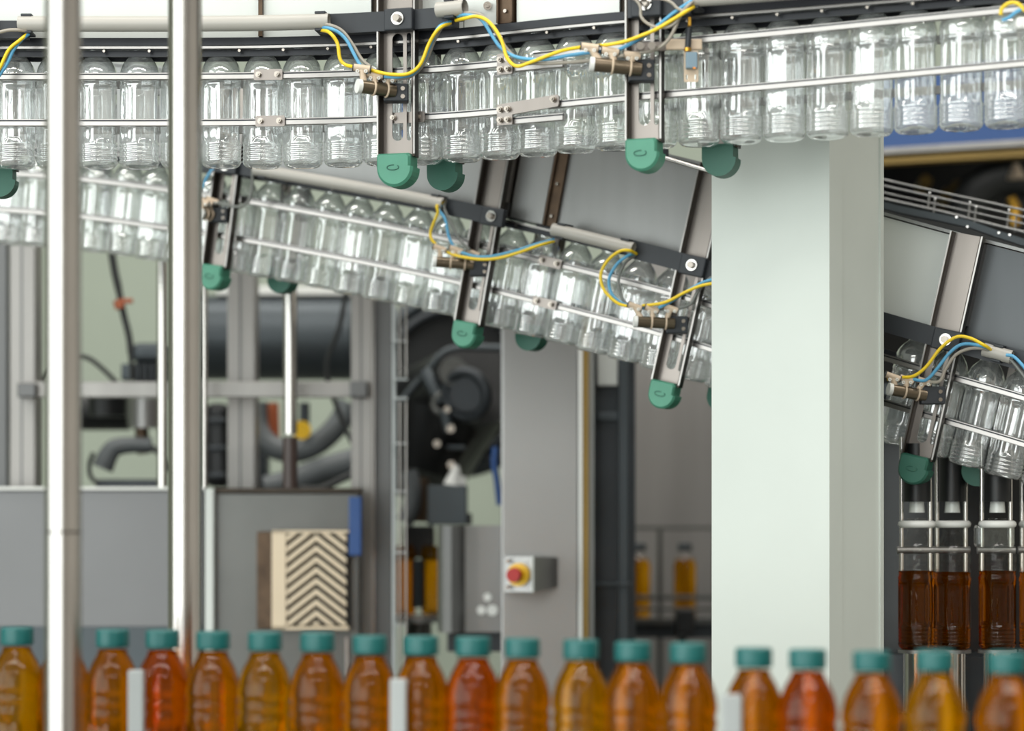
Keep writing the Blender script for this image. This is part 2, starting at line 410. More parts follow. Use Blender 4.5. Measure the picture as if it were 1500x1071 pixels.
# bolts on the upper panel and the little top rod above the lower panel
t = empty('tie_rod', frame(ctr_l, 1010)[0], 'thin steel tie rod along the top edge of the lower conveyor panel', 'rod')
a_ = P(955, 226, 4.02); b_ = P(1062, 258, 3.97)
MB().cyl(a_, b_, .0032, n=10).build('rod', 'chrome', t, True)
MB().box(P(972, 222, 4.03)+Vector((-.008, -.012, -.012)), P(972, 226, 4.03)+Vector((.008, .012, .008)), .002).build('clamp', 'black', t, True)
t.matrix_basis = t.matrix_basis

# ------------------------------------------------------------------ guide rails
RS = [(-.003, -.0055), (.004, -.0055), (.004, .0055), (-.001, .0055), (-.003, .0048), (-.003, .0036), (.001, .0032), (.001, .0022), (-.004, .0016), (-.004, -.0046)]
def rail(c, a, b, u, off, label, group, mt='rail', uoff=0, back=False):
    sec = [((-bb if back else bb)+off, uu+u) for bb, uu in RS]
    fr = frames(c, a, b, 12, uoff); t = empty('guide_rail', fr[0][0], label, 'rail', group)
    MB().sweep(fr, sec).build('profile', mt, t, True)
    sg = -1 if back else 1
    if not back: MB().sweep(fr, [(off-.0046, u+.0014), (off+.002, u+.0014), (off+.002, u+.0034), (off-.0046, u+.0034)]).build('groove_shade_strip', 'channel', t, True)  # dark strip set proud, painting the shade inside the rail groove
    return t
rise = lambda px: max(0, (px-760))*.015/740
g1, g2 = 'guide rails of the upper conveyor', 'guide rails of the lower conveyor'
rail(ctr_u, -60, 750, .069, -.036, 'upper of two front guide rails across the upper bottles, left length', g1)
rail(ctr_u, -60, 750, 0, -.036, 'lower of two front guide rails across the upper bottles, left length', g1)
rail(ctr_u, 756, 842, .060, -.036, 'short cut rail stub under the cables right of upper four-bolt plate', g1)
rail(ctr_u, 756, 842, -.016, -.036, 'short cut rail stub below the long joint plate', g1)
rail(ctr_u, 820, 1560, .001, -.036, 'lower front guide rail climbing from joint plate to right frame edge', g1, 'rail', rise)
rail(ctr_u, 800, 1560, .074, -.036, 'upper front guide rail running behind the sensor to right frame edge', g1, 'rail', rise)
rail(ctr_u, -60, 1560, .069, .036, 'rear upper guide rail seen through the upper row of bottles', g1, 'alu', 0, True)
rail(ctr_u, -60, 1560, 0, .036, 'rear lower guide rail seen through the upper row of bottles', g1, 'alu', 0, True)
rail(ctr_l, -60, 800, .069, -.036, 'upper front guide rail of the lower conveyor, left of its joint plate', g2)
rail(ctr_l, -60, 795, 0, -.036, 'lower front guide rail of the lower conveyor, left of its joint plate', g2)
rail(ctr_l, 802, 1600, .069, -.036, 'upper front guide rail of the lower conveyor, right of its joint plate', g2)
rail(ctr_l, 797, 1600, 0, -.036, 'lower front guide rail of the lower conveyor, right of its joint plate', g2)
rail(ctr_l, -60, 1600, .075, .036, 'dark rear upper guide rail behind the lower row of bottles', g2, 'channel', 0, True)
rail(ctr_l, -60, 1600, .004, .036, 'dark rear lower guide rail behind the lower row of bottles', g2, 'channel', 0, True)
def bolt(mb_parent, x, y, z, r=.0045, name='bolt', m='bolt', h=.007):
    b = MB().cyl((x, y, z), (x, y-.0015, z), r*1.35, n=16).cyl((x, y-.0015, z), (x, y-h, z), r, n=6 if r > .004 else 12).cyl((x, y-h, z), (x, y-h-.002, z), r*.5, n=10)
    return b.build(name, m, mb_parent)
def rrect(x0, z0, x1, z1, r, k=4):
    out = []
    for cx, cz, a0 in ((x1-r, z1-r, 0), (x0+r, z1-r, 90), (x0+r, z0+r, 180), (x1-r, z0+r, 270)):
        for i in range(k+1):
            t = math.radians(a0+90*i/k); out.append((cx+r*math.cos(t), cz+r*math.sin(t)))
    return out
def joint(c, px, u, pts, wd, label, group='rail joint plates', rot=0., outline=None, ht=.016):
    px = solve(c, px, -.043, u); o, T, B, U = frame(c, px); rot = .055 if c is ctr_l else 0.; root = empty('joint_plate', fmat((o, T, B, U)) @ Matrix.Rotation(rot, 4, 'Y'), label, 'plate', group)
    out = outline or rrect(-wd/2, u-ht/2, wd/2, u+ht/2, .002)
    MB().plate(out, [], -.045, -.041).build('plate', 'arm', root)
    for x, z in pts: bolt(root, x, -.045, u+z, .0036)
joint(ctr_u, 393, .069, [(-.014, 0), (.014, 0)], .043, 'two-bolt joint plate on the upper rail between pole and left bracket')
joint(ctr_u, 396, 0, [(-.014, 0), (.014, 0)], .044, 'two-bolt joint plate on the lower rail between pole and left bracket')
joint(ctr_u, 740, .066, [(-.006, .006), (.006, .006), (-.006, -.008), (.006, -.008)], .025, 'four-bolt joint plate on the upper rail under the cable bend', ht=.030)
z0 = -.006
joint(ctr_u, 740, z0, [(-.006, .006), (.006, .006), (-.006, -.009), (.006, -.009), (.080, .014)], .025, 'long five-bolt joint plate stepping the lower rail upward', outline=[(-.0125, z0-.016), (.0125, z0-.016), (.0125, z0-.002), (.086, z0+.004), (.088, z0+.008), (.088, z0+.018), (.085, z0+.021), (-.0125, z0+.014)])
joint(ctr_l, 803, .069, [(-.014, 0), (.014, 0)], .044, 'two-bolt joint plate on the upper rail of the lower conveyor')
joint(ctr_l, 798, 0, [(-.014, 0), (.014, 0)], .046, 'two-bolt joint plate on the lower rail of the lower conveyor')
joint(ctr_u, 596, -.001, [(-.02, 0), (.018, 0)], .056, 'rail clamp plate seen behind the left slotted bracket')

# ------------------------------------------------------------------ slotted brackets
def slot(xc, z0, z1, r, k=6):
    return [(xc+r*math.cos(PI*i/k), z1-r+r*math.sin(PI*i/k)) for i in range(k+1)]+[(xc+r*math.cos(PI+PI*i/k), z0+r+r*math.sin(PI+PI*i/k)) for i in range(k+1)]
def bracket(c, px, capu, label, group, wd=.05, back=False, tone='arm', shape='green'):
    px, uc = solve(c, capu[0], .06 if back else -.06, -.06, capu[1]); capu = uc+.018
    m = fmat(frame(c, px))
    if back: m = m @ Matrix.Rotation(PI, 4, 'Z')
    root = empty('slotted_bracket', m, label, 'bracket', group); h = wd/2
    ft = -.066
    MB().plate([(-h, capu), (h, capu), (h, .150), (h, .290), (-h, .290), (-h, .150)][::1], [slot(-.003, -.030+capu+.06, .034, .0085) if 0 else slot(-.003, capu+.022, .122, .0085), slot(.0145, capu+.022, .122, .0035)], -.050, -.0475).build('slotted_plate', tone, root)
    MB().box((-h-.004, ft, capu-.004), (-h, -.0475, .290), .0008).build('side_flange', 'armdark', root)
    MB().box((h, ft, capu-.004), (h+.004, -.0475, .290), .0008).build('side_flange', 'armdark', root)
    MB().box((-h-.0045, ft-.0015, capu), (-h-.002, ft, .290)).box((h+.002, ft-.0015, capu), (h+.0045, ft, .290)).build('flange_edge', 'rail', root)
    # rounded plastic end cap with a moulded groove
    r = h+.003; pts = [(-r, capu-.018), (-r, capu-.002), (-r+.003, capu+.001), (r-.007, capu+.001), (r-.004, capu-.003), (r-.004, capu-.018), (r, capu-.019)]
    pts += [(r*math.cos(-PI*i/14), capu-.020+r*math.sin(-PI*i/14)) for i in range(1, 14)]
    mb = MB(); y0, y1, y2 = -.074, -.070, -.040; n = len(pts); cx, cz = 0, capu-.018
    if back: pts = [(-x, z) for x, z in pts]
    sc = [(x*.88, cz+(z-cz)*.88) for x, z in pts]
    vs = [(x, y0, z) for x, z in sc]+[(x, y1, z) for x, z in pts]+[(x, y2, z) for x, z in pts]
    fs = [(k*n+i, k*n+(i+1) % n, (k+1)*n+(i+1) % n, (k+1)*n+i) for k in (0, 1) for i in range(n)]+[tuple(range(n)), tuple(2*n+i for i in reversed(range(n)))]
    mb.add(vs, fs)
    cap = mb.build('end_cap', shape, root)
    g = slot(0, -.006, .006, .0048, 8); gp = [Vector((z*1.5-.002, y0-.0004, capu-.020+x*.75)) for x, z in g]
    MB().tube(gp[2:]+gp[:1], .0008, 6).build('groove', 'greendark', cap)
    MB().box((-h-.003, -.0475, .150), (h+.003, -.022, .285)).build('hanger_block', tone, root)
    return root
gb = 'slotted steel brackets holding the guide rails'
B1 = bracket(ctr_u, 581, (582, 245), 'slotted steel bracket with light green cap, left one on the upper conveyor', gb)
B2 = bracket(ctr_u, 944, (944, 224), 'slotted steel bracket with light green cap, right one on the upper conveyor', gb, .044)
B3 = bracket(ctr_l, 317, (314, 404), 'slotted bracket on the lower conveyor beside the second steel pole', gb, .043)
B4 = bracket(ctr_l, 695, (684, 488), 'slotted bracket in the middle of the lower conveyor, below the central panels', gb, .042)
B5 = bracket(ctr_l, 985, (973, 576), 'slotted bracket on the lower conveyor just left of the white column', gb, .042)
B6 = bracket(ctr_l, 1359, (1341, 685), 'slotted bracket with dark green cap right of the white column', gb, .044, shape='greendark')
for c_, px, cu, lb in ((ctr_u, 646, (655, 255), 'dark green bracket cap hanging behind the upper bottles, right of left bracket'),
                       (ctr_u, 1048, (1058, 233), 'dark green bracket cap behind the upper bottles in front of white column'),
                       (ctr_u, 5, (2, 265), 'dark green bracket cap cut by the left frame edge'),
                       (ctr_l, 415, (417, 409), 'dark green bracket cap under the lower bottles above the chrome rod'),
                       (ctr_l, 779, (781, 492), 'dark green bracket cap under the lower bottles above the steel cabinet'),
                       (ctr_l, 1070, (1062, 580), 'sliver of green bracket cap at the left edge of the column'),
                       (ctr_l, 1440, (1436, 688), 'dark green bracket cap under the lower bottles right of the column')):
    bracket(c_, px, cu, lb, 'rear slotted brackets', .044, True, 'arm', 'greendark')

# ------------------------------------------------------------------ black holder bars and conduits
def holder(c, a, b, pxb, label, u0=.123, u1=.152, bl=True):
    a, b, pxb = solve(c, a, -.06, (u0+u1)/2), solve(c, b, -.06, (u0+u1)/2), solve(c, pxb, -.085, (u0+u1)/2)
    root = empty('holder_bar', frame(c, (a+b)/2)[0], label, 'holder', 'black nylon holder bars')
    MB().sweep(frames(c, a, b, 8), rect(-.068, -.050, u0, u1)).build('bar', 'black', root, True)
    o, T, B, U = frame(c, pxb); m = fmat((o, T, B, U))
    mb = MB().box((-.022, -.080, u0-.002), (.022, -.066, u1+.001), .002); mb.v = [m @ v for v in mb.v]
    blk = mb.build('clamp_block', 'black', root, True)
    if bl:
        mb = MB().cyl((0, -.080, (u0+u1)/2), (0, -.083, (u0+u1)/2), .0095, n=24); mb.v = [m @ v for v in mb.v]; mb.build('washer', 'chrome', root, True)
        mb = MB().cyl((0, -.083, (u0+u1)/2), (0, -.090, (u0+u1)/2), .0058, n=6); mb.v = [m @ v for v in mb.v]; mb.build('bolt', 'bolt', root, True)
    return root
holder(ctr_u, -60, 42, -30, 'black nylon holder bar at the far left of the upper conveyor', .120, .146)
holder(ctr_u, 468, 668, 581, 'black nylon holder bar crossing the left slotted bracket')
holder(ctr_u, 922, 1014, 944, 'black nylon holder bar crossing the right slotted bracket', .110, .141)
holder(ctr_l, 286, 376, 328, 'black nylon holder bar above the leftmost lower bracket', .112, .136)
holder(ctr_l, 640, 728, 718, 'black nylon holder bar above the middle lower bracket', .108, .136)
holder(ctr_l, 925, 1085, 1012, 'black nylon holder bar running to the white column', .108, .138)
holder(ctr_l, 1290, 1520, 1384, 'black nylon holder bar right of the white column', .108, .138)
def conduit(c, a, b, u, r, label, group='grey cable conduits'):
    a, b = solve(c, a, -.078, u), solve(c, b, -.078, u)
    root = empty('cable_conduit', frame(c, (a+b)/2)[0], label, 'conduit', group)
    pts = [f[0]-f[2]*.078+f[3]*u for f in frames(c, a, b, 14)]
    MB().tube(pts, r, 20, cap=False).tube(pts, r*.82, 20, cap=False).build('pipe', 'conduit', root, True)
    for p in ((a+b)/2,) if b-a < 80 else (a+12, b-12):
        f = frame(c, p); m = fmat(f)
        for q0, q1 in ((r*.9, r+.003), (-r-.003, -r*.9)):
            mb = MB().box((-.008, -.084, u+q0), (.008, -.050, u+q1), .001)
            mb.v = [m @ v for v in mb.v]; mb.build('clip', 'black', root, True)
    return root
conduit(ctr_u, 27, 482, .139, .0115, 'long grey conduit pipe crossing behind both poles at the top left')
conduit(ctr_u, 641, 681, .146, .0112, 'short grey conduit sleeve right of the left slotted bracket')
conduit(ctr_u, 1004, 1560, .128, .0115, 'grey conduit pipe leaving the top of the frame at right')
conduit(ctr_l, 374, 650, .125, .0105, 'long grey conduit sloping down to the middle lower bracket')
conduit(ctr_l, 810, 928, .124, .0105, 'medium grey conduit between the middle and the column brackets')
conduit(ctr_l, 1441, 1482, .124, .0105, 'short grey conduit sleeve at right of the white column')

# ------------------------------------------------------------------ air cylinders with tee fittings
def cylset(c, disc, end, tees, blk, label, s=1.0, dark=False):
    d0 = c(disc[0]).y; dd = lambda px, n: smoothtab(UD if c is ctr_u else LD, px, 90)-n
    e = P(end[0], end[1], dd(end[0], .085)); a = P(disc[0], disc[1], dd(disc[0], .120))
    root = empty('air_cylinder', e, label, 'cylinder', 'air cylinders with tee fittings')
    ax = (e-a).normalized(); r = .0098*s
    MB().cyl(a+ax*.003, e+ax*.004, r, n=28).build('barrel', 'bronze', root, True)
    MB().cyl(a-ax*.001, a+ax*.005, r*1.05, n=28).build('end_disc', 'white', root, True)
    for q in (.46, .84):
        MB().ring(a.lerp(e, q), ax, r*1.04, .0016, 26, 8).build('clamp_ring', 'beige', root, True)
    b0 = P(blk[0], blk[1], dd(blk[0], .090)); b1 = P(blk[2], blk[3], dd(blk[0], .090)); b1.y += .024
    bk = MB().box(b0, b1, .0015).build('mounting_block', 'black', root, True)
    for q in (.3, .75):
        x = b0.lerp(b1, .78).x; z = b0.z+(b1.z-b0.z)*q; y = min(b0.y, b1.y)
        MB().cyl((x, y, z), (x, y-.003, z), .0032, n=12).build('screw', 'bolt', bk, True)
    for i, (tx, ty) in enumerate(tees):
        q = (.18, .50, .86)[i]; foot = a.lerp(e, q)+Vector((0, 0, r*.7)); tc = P(tx, ty, foot.y); rt = .0042*s
        dx = Vector((1, 0, -.12 if c is ctr_u else -.35)).normalized()
        mb = MB().cyl(foot, tc, rt*1.15, n=12).cyl(tc-dx*.012*s, tc+dx*.012*s, rt*1.25, n=14).box(tc+Vector((-.008*s, -.004, -.006*s)), tc+Vector((.008*s, .004, -.001)), .001)
        tee = mb.build('tee_fitting', 'beige', root, True)
        for sg in (-1, 1):
            k = tc+Vector((sg*.006*s, -.0045, -.005*s)); MB().ring(k, (0, 1, 0), .0019, .0009, 12, 6).build('port_ring', 'white', tee, True)
            MB().cyl(tc+dx*(sg*.012*s), tc+dx*(sg*.0135*s), rt*1.4, n=12).build('collar', 'black', tee, True)
    return root
cylset(ctr_u, (524, 126), (574, 133), [(530, 100), (549, 110), (569, 114)], (562, 122, 598, 148), 'bronze air cylinder with three beige tees at the left slotted bracket')
cylset(ctr_u, (865, 94), (935, 101), [(864, 69), (894, 75), (926, 81)], (921, 87, 959, 118), 'bronze air cylinder with three beige tees at the right slotted bracket', 1.0)
cylset(ctr_l, (292, 313), (309, 315), [(296, 296), (303, 296), (311, 294)], (305, 303, 333, 325), 'bronze air cylinder mostly hidden by the second pole', .95)
cylset(ctr_l, (635, 383), (690, 388), [(644, 364), (668, 366), (693, 371)], (688, 381, 716, 404), 'bronze air cylinder at the middle lower bracket', .95)
cylset(ctr_l, (929, 471), (984, 474), [(930, 449), (955, 453), (983, 452)], (976, 463, 1008, 488), 'bronze air cylinder at the bracket left of the white column', .95)
cylset(ctr_l, (1302, 570), (1352, 579), [(1308, 552), (1328, 556), (1354, 559)], (1350, 566, 1385, 592), 'bronze air cylinder right of the white column', .95)

# ------------------------------------------------------------------ air hoses
def hose(c, pts, m, label, off=.098, r=.0026, ends=(0, 0)):
    tab = UD if c is ctr_u else LD; n = len(pts); q = []
    for i, (x, y) in enumerate(pts):
        o = off
        if i == 0 and ends[0]: o = ends[0]
        if i == n-1 and ends[1]: o = ends[1]
        q.append(P(x, y, smoothtab(tab, x, 90)-o))
    return tag(MB().tube(smooth(q, 7), r, 10).build('air_hose', m, None, True), label, 'hose', 'coloured air hoses')
U_, L_ = ctr_u, ctr_l
hose(U_, [(-15, 125), (0, 99), (13, 73), (29, 59), (40, 50)], 'yellow', 'yellow hose entering the long conduit at the left frame edge', .09, ends=(0, .078))
hose(U_, [(-15, 132), (0, 109), (10, 94), (20, 73), (32, 58), (42, 50)], 'blue', 'blue hose entering the long conduit at the left frame edge', .086, ends=(0, .078))
hose(U_, [(-20, 52), (0, 47), (14, 44), (30, 44), (45, 46)], 'grey', 'grey hose on the black bar at the left frame edge', .085, ends=(0, .078))
hose(U_, [(470, 44), (483, 48), (494, 63), (498, 86), (506, 95), (519, 98)], 'yellow', 'yellow hose looping from conduit end to first tee, left bracket', .108, ends=(.078, .118))
hose(U_, [(541, 102), (556, 106), (573, 109), (598, 108), (616, 94), (629, 63), (643, 42), (660, 34)], 'yellow', 'yellow hose crossing the left slotted bracket up to the short sleeve', .108, ends=(0, .078))
hose(U_, [(470, 40), (484, 42), (498, 49), (509, 61), (519, 80), (528, 96), (539, 108)], 'blue', 'blue hose from long conduit end down to the second tee, left bracket', .100, ends=(.078, .11))
hose(U_, [(560, 112), (575, 113), (590, 112), (606, 107), (620, 89), (631, 64), (643, 40), (660, 32)], 'blue', 'blue hose tucked under the yellow one across the left bracket', .102, ends=(0, .078))
hose(U_, [(470, 37), (484, 37), (502, 46), (517, 66), (530, 87), (545, 100), (558, 112)], 'grey', 'grey hose from long conduit end to the third tee, left bracket', .094, ends=(.078, .1))
hose(U_, [(580, 116), (598, 113), (612, 104), (625, 86), (636, 60), (647, 40), (660, 33)], 'grey', 'grey hose rising behind the blue one right of left bracket', .094, ends=(0, .078))
hose(U_, [(668, 30), (681, 27), (697, 24), (712, 29), (724, 41), (735, 60), (743, 85), (757, 97), (778, 91), (821, 75), (852, 69)], 'yellow', 'yellow hose drooping between short sleeve and right bracket tees', .104, ends=(.078, .118))
hose(U_, [(876, 67), (895, 65), (918, 60), (940, 52), (961, 43), (985, 29), (1003, 18), (1020, 8)], 'yellow', 'yellow hose rising over the right slotted bracket', .108, ends=(0, .078))
hose(U_, [(668, 24), (683, 22), (700, 25), (711, 36), (722, 54), (735, 71), (758, 84), (796, 87), (834, 81), (862, 77), (882, 75)], 'blue', 'blue hose drooping between short sleeve and right bracket tees', .098, ends=(.078, .108))
hose(U_, [(906, 73), (922, 65), (938, 56), (954, 45), (968, 34), (988, 18), (1006, 6), (1020, -4)], 'blue', 'blue hose rising over the right slotted bracket', .100, ends=(0, .078))
hose(U_, [(668, 22), (684, 19), (704, 22), (718, 35), (731, 54), (745, 75), (765, 89), (796, 93), (850, 90), (885, 86), (914, 81)], 'grey', 'grey hose drooping between short sleeve and right bracket tees', .092, ends=(.078, .1))
hose(U_, [(938, 77), (955, 74), (970, 67), (982, 54), (990, 38), (997, 22), (1008, 8), (1020, -2)], 'grey', 'grey hose curving up to the conduit right of right bracket', .100, ends=(0, .078))
hose(U_, [(917, -4), (930, -1), (938, 10), (939, 24), (948, 34), (962, 40), (980, 39), (994, 28), (1000, 14)], 'grey', 'thin beige cable loop hanging round the bolt of right bracket', .104, .0021)
hose(U_, [(915, -3), (950, -3), (972, -1), (984, 4), (992, 12), (1002, 16)], 'grey', 'thin beige cable arching over the right black holder bar', .104, .0021)
hose(U_, [(1466, 22), (1468, 12), (1480, 4), (1492, 6), (1502, 16)], 'yellow', 'small yellow hose end at the top right corner', .09)
hose(U_, [(1468, 30), (1478, 26), (1488, 18), (1500, 12)], 'blue', 'small blue hose end at the top right corner', .088)
hose(L_, [(296, 275), (302, 262), (312, 247), (322, 238)], 'blue', 'blue hose beside the second pole on the lower conveyor', .09)
hose(L_, [(372, 238), (370, 250), (369, 276), (362, 297), (348, 303), (332, 300), (318, 297)], 'greydark', 'grey hose loop right of the leftmost lower bracket', .092)
hose(L_, [(650, 296), (640, 302), (641, 312), (631, 338), (632, 350), (638, 358)], 'yellow', 'yellow hose from sloping conduit to first tee, middle lower bracket', .100, ends=(.078, 0))
hose(L_, [(652, 368), (670, 375), (704, 380), (731, 378), (760, 370), (785, 361), (812, 353)], 'yellow', 'yellow hose spanning middle lower bracket to the medium conduit', .104, ends=(.11, .078))
hose(L_, [(650, 298), (643, 307), (652, 321), (657, 345), (664, 361)], 'blue', 'blue hose from sloping conduit to second tee, middle lower bracket', .095, ends=(.078, 0))
hose(L_, [(676, 370), (698, 376), (724, 375), (760, 366), (785, 358), (812, 351)], 'blue', 'blue hose spanning middle lower bracket to the medium conduit', .100, ends=(.1, .078))
hose(L_, [(648, 294), (652, 309), (665, 336), (676, 354), (688, 366)], 'greydark', 'grey hose from sloping conduit to third tee, middle lower bracket', .090, ends=(.078, .1))
hose(L_, [(932, 372), (922, 367), (908, 368), (890, 382), (880, 403), (885, 425), (903, 443), (920, 449)], 'yellow', 'large yellow hose loop left of the bracket near the column', .104, ends=(.078, .115))
hose(L_, [(941, 448), (974, 443), (1004, 428), (1029, 418), (1062, 413)], 'yellow', 'yellow hose rising from tees to the edge of white column', .108)
hose(L_, [(930, 372), (919, 375), (903, 388), (892, 410), (897, 432), (915, 446), (946, 452)], 'blue', 'blue hose loop inside the large yellow loop', .098, ends=(.078, 0))
hose(L_, [(965, 451), (986, 440), (1017, 420), (1038, 411), (1062, 407)], 'blue', 'blue hose rising from tees to the edge of white column', .100)
hose(L_, [(930, 374), (915, 386), (906, 410), (911, 435), (925, 448), (972, 453)], 'greydark', 'grey hose loop inside the blue loop', .092, ends=(.078, 0))
hose(L_, [(994, 452), (1012, 445), (1022, 428), (1040, 408), (1062, 401)], 'greydark', 'grey hose rising from tees to the edge of white column', .094)
hose(L_, [(1300, 556), (1318, 553), (1338, 551), (1357, 537), (1378, 510), (1400, 494), (1420, 495), (1442, 506), (1455, 515)], 'yellow', 'yellow hose arching from column to short sleeve at right', .108, ends=(0, .078))
hose(L_, [(1338, 556), (1356, 557), (1372, 541), (1392, 516), (1412, 504), (1442, 508), (1455, 516)], 'blue', 'blue hose arching to the short sleeve at right', .100, ends=(0, .078))
hose(L_, [(1362, 560), (1377, 558), (1385, 541), (1400, 520), (1420, 511), (1442, 511), (1455, 517)], 'grey', 'grey hose arching to the short sleeve at right', .094, ends=(0, .078))
hose(L_, [(1474, 520), (1484, 522), (1495, 532), (1510, 550)], 'blue', 'blue hose leaving the short sleeve at the right frame edge', .09)
hose(L_, [(1474, 524), (1482, 529), (1492, 541), (1508, 562)], 'greydark', 'grey hose leaving the short sleeve at the right frame edge', .086)

# ------------------------------------------------------------------ sensor and its bracket
o = P(1012, 90, 3.40)
t = empty('proximity_sensor', o, 'small blue-grey sensor on a slotted pale plate with black cable plug', 'sensor')
mx = Matrix.Translation(o)
k_ = 3.40/F
def sp(x0, y0, x1, y1, yy, th): return (Vector(((x0-1012)*k_, yy, (90-y0)*k_)), Vector(((x1-1012)*k_, yy+th, (90-y1)*k_)))
MB().plate(rrect(-10*k_, -30*k_, 11*k_, 16*k_, .002), [slot(-6*k_, -27*k_, -19*k_, .0012), slot(7*k_, -27*k_, -19*k_, .0012)], 0, .002).build('plate', 'beige', t)
a, b = sp(1004, 78, 1021, 102, -.012, .012); sn = MB().box(a, b, .0015).build('housing', 'sensor', t)
a, b = sp(1014, 101, 1018, 103, -.0135, .003); MB().box(a, b).build('indicator', 'amberlight', sn)
MB().cyl((-5*k_, -.004, 16*k_), (-3*k_, -.004, 48*k_), .0042, n=14).build('plug', 'black', t)
MB().cyl((-5*k_, -.004, 14*k_), (-5*k_, -.004, 19*k_), .0052, n=6).build('nut', 'gold', t)
MB().box((-5*k_, -.009, 50*k_), (-0*k_, -.001, 64*k_), .001).build('elbow', 'gold', t)
a, b = sp(975, 56, 1029, 72, .004, .006)
MB().box(a, b, .003).build('support_arm', 'beige', t)
for q in (938, 955): MB().cyl(P(q, 67, 3.395)-o, P(q, 67, 3.38)-o, .0055, n=16).build('washer_bolt', 'bolt', t)
a, b = sp(930, 60, 976, 74, .004, .004); MB().box(a, b, .001).build('arm_plate', 'arm', t)
t = tag(MB().box(P(1490, 24, 3.2), P(1520, 42, 3.2)+Vector((0, .02, 0)), .004).build('fitting', 'white', None, True), 'white rounded fitting cut off at the top right corner', 'fitting')
p_ = P(714, 9, 3.57)
t = tag(MB().cyl(p_, p_+Vector((0, -.004, 0)), .006, n=20).cyl(p_, p_+Vector((0, -.008, 0)), .0035, n=6).build('bolt', 'bolt', None, True), 'single socket bolt on the pale top panel above hoses', 'bolt')

# ------------------------------------------------------------------ hangers of the two conveyors (up to the ceiling)
for px, c_ in ((200, ctr_u), (1400, ctr_u)):
    q = frame(c_, px)[0]; tag(MB().cyl((q.x, q.y+.04, q.z+.290), (q.x, q.y+.04, 5.0), .008, n=10).build('hanger_rod', 'alu', None, True), 'steel ceiling rod holding the upper conveyor at its '+('left end' if px < 700 else 'right end'), 'rod', 'ceiling hanger rods')
for px in (60, 520):
    q = frame(ctr_l, px)[0]; tag(MB().cyl((q.x, q.y+.04, q.z+.287), (q.x, q.y+.04, 5.0), .008, n=10).build('hanger_rod', 'alu', None, True), 'steel ceiling rod holding the lower conveyor '+('at its far left' if px < 300 else 'left of the middle bracket'), 'rod', 'ceiling hanger rods')

# ------------------------------------------------------------------ white column
K = P(1215, 750, 3.60); s_ = .186; th = math.radians(33)
dl = Vector((-math.cos(th), math.sin(th), 0)); dr = Vector((math.sin(th), math.cos(th), 0))
def colprism(mb, o, a, b, z0, z1):
    c4 = [o, o+a, o+a+b, o+b]; vs = [Vector((q.x, q.y, z)) for z in (z0, z1) for q in c4]
    return mb.add(vs, [(3, 2, 1, 0), (4, 5, 6, 7), (0, 1, 5, 4), (1, 2, 6, 5), (2, 3, 7, 6), (3, 0, 4, 7)])
t = empty('steel_column', Vector((K.x, K.y, 0)), 'thick white painted steel column standing in front of the lower conveyor', 'column')
wL = (1215-1058)/F*3.68/math.cos(th)+.004; wR = (1316-1215)/F*3.70/math.sin(th)+.0
KL = Vector((K.x, K.y, 0))
colprism(MB(), KL, dl*wL, dr*.044, .012, 5.0).build('front_flange', 'col', t, True)
colprism(MB(), KL+dr*.044+dl*.003, dl*(wL-.006), dr*(wR-.056), .012, 5.0).build('web_casing', 'col', t, True)
colprism(MB(), KL+dr*(wR-.012), dl*wL, dr*.012, .012, 5.0).build('rear_flange', 'col', t, True)
colprism(MB(), KL-dl*.03-dr*.03, dl*(wL+.06), dr*(wR+.06), 0, .012).build('base_plate', 'alu', t, True)
print('column', wL, wR)

# ------------------------------------------------------------------ two bright poles in front
def pole(px0, px1, d, label, z0=0.):
    x = ((px0+px1)/2-750)/F*d; r = (px1-px0)/2/F*d
    t = empty('steel_pole', (x, d, 0), label, 'pole', 'polished upright poles')
    MB().cyl((0, 0, .01), (0, 0, 3.6), r, n=64).build('tube', 'pole', t)
    MB().cyl((0, 0, 0), (0, 0, .01), r*2.4, n=32).build('foot_flange', 'steel', t)
    MB().cyl((0, 0, 3.6), (0, 0, 3.606), r*1.02, n=32).build('top_cap', 'steel', t)
    return t, x, r
t, x, r = pole(66, 119, 2.74, 'polished steel pole at left standing in front of the amber bottles')
MB().cyl((0, 0, CZ-(778-750)/F*2.74), (0, 0, CZ-(781-750)/F*2.74), r*1.01, n=48).build('weld_ring', 'armdark', t)
pole(246, 296, 3.19, 'polished steel pole behind the amber bottles, second from the left')

# ------------------------------------------------------------------ amber bottle row in front
caps = [(-48, 918), (25, 919), (93, 921), (165, 922), (238, 923), (312, 925), (388, 926), (465, 927), (542, 931), (617, 932), (693, 933), (765, 935), (851, 937), (927, 940), (1008, 942), (1104, 949), (1183, 951), (1277, 954), (1370, 953), (1475, 956), (1580, 960)]
red = {4, 10, 16}
BASEZ = CZ-.15-.208
cap_prof = [(0, .0207), (.0165, .0207), (.0182, .0198), (.0188, .018), (.0188, .003), (.0184, 0), (.0165, 0)]
def capfn(r, z, t): return r-(.0004 if (int(t*60/PI) % 2 and r > .0186) else 0)
cap_mesh = MB().lathe(cap_prof, 72, fn=capfn).build('x', 'teal').data; bpy.data.objects.remove(bpy.data.objects['x'])
LQ = [(max(0, r-.0007), z+.0006) for r, z in FILL[:-6]]
zt = .188
LQ = [(r, z) for r, z in LQ if z < zt]+[(.0158, zt), (0, zt)]
liq = {}
for k in ('amber', 'orange', 'honey'):
    liq[k] = MB().lathe(LQ, 60, fn=panel_fn(.034, .106, 6, .0026)).build('x', k).data; bpy.data.objects.remove(bpy.data.objects['x'])
rowpts = []
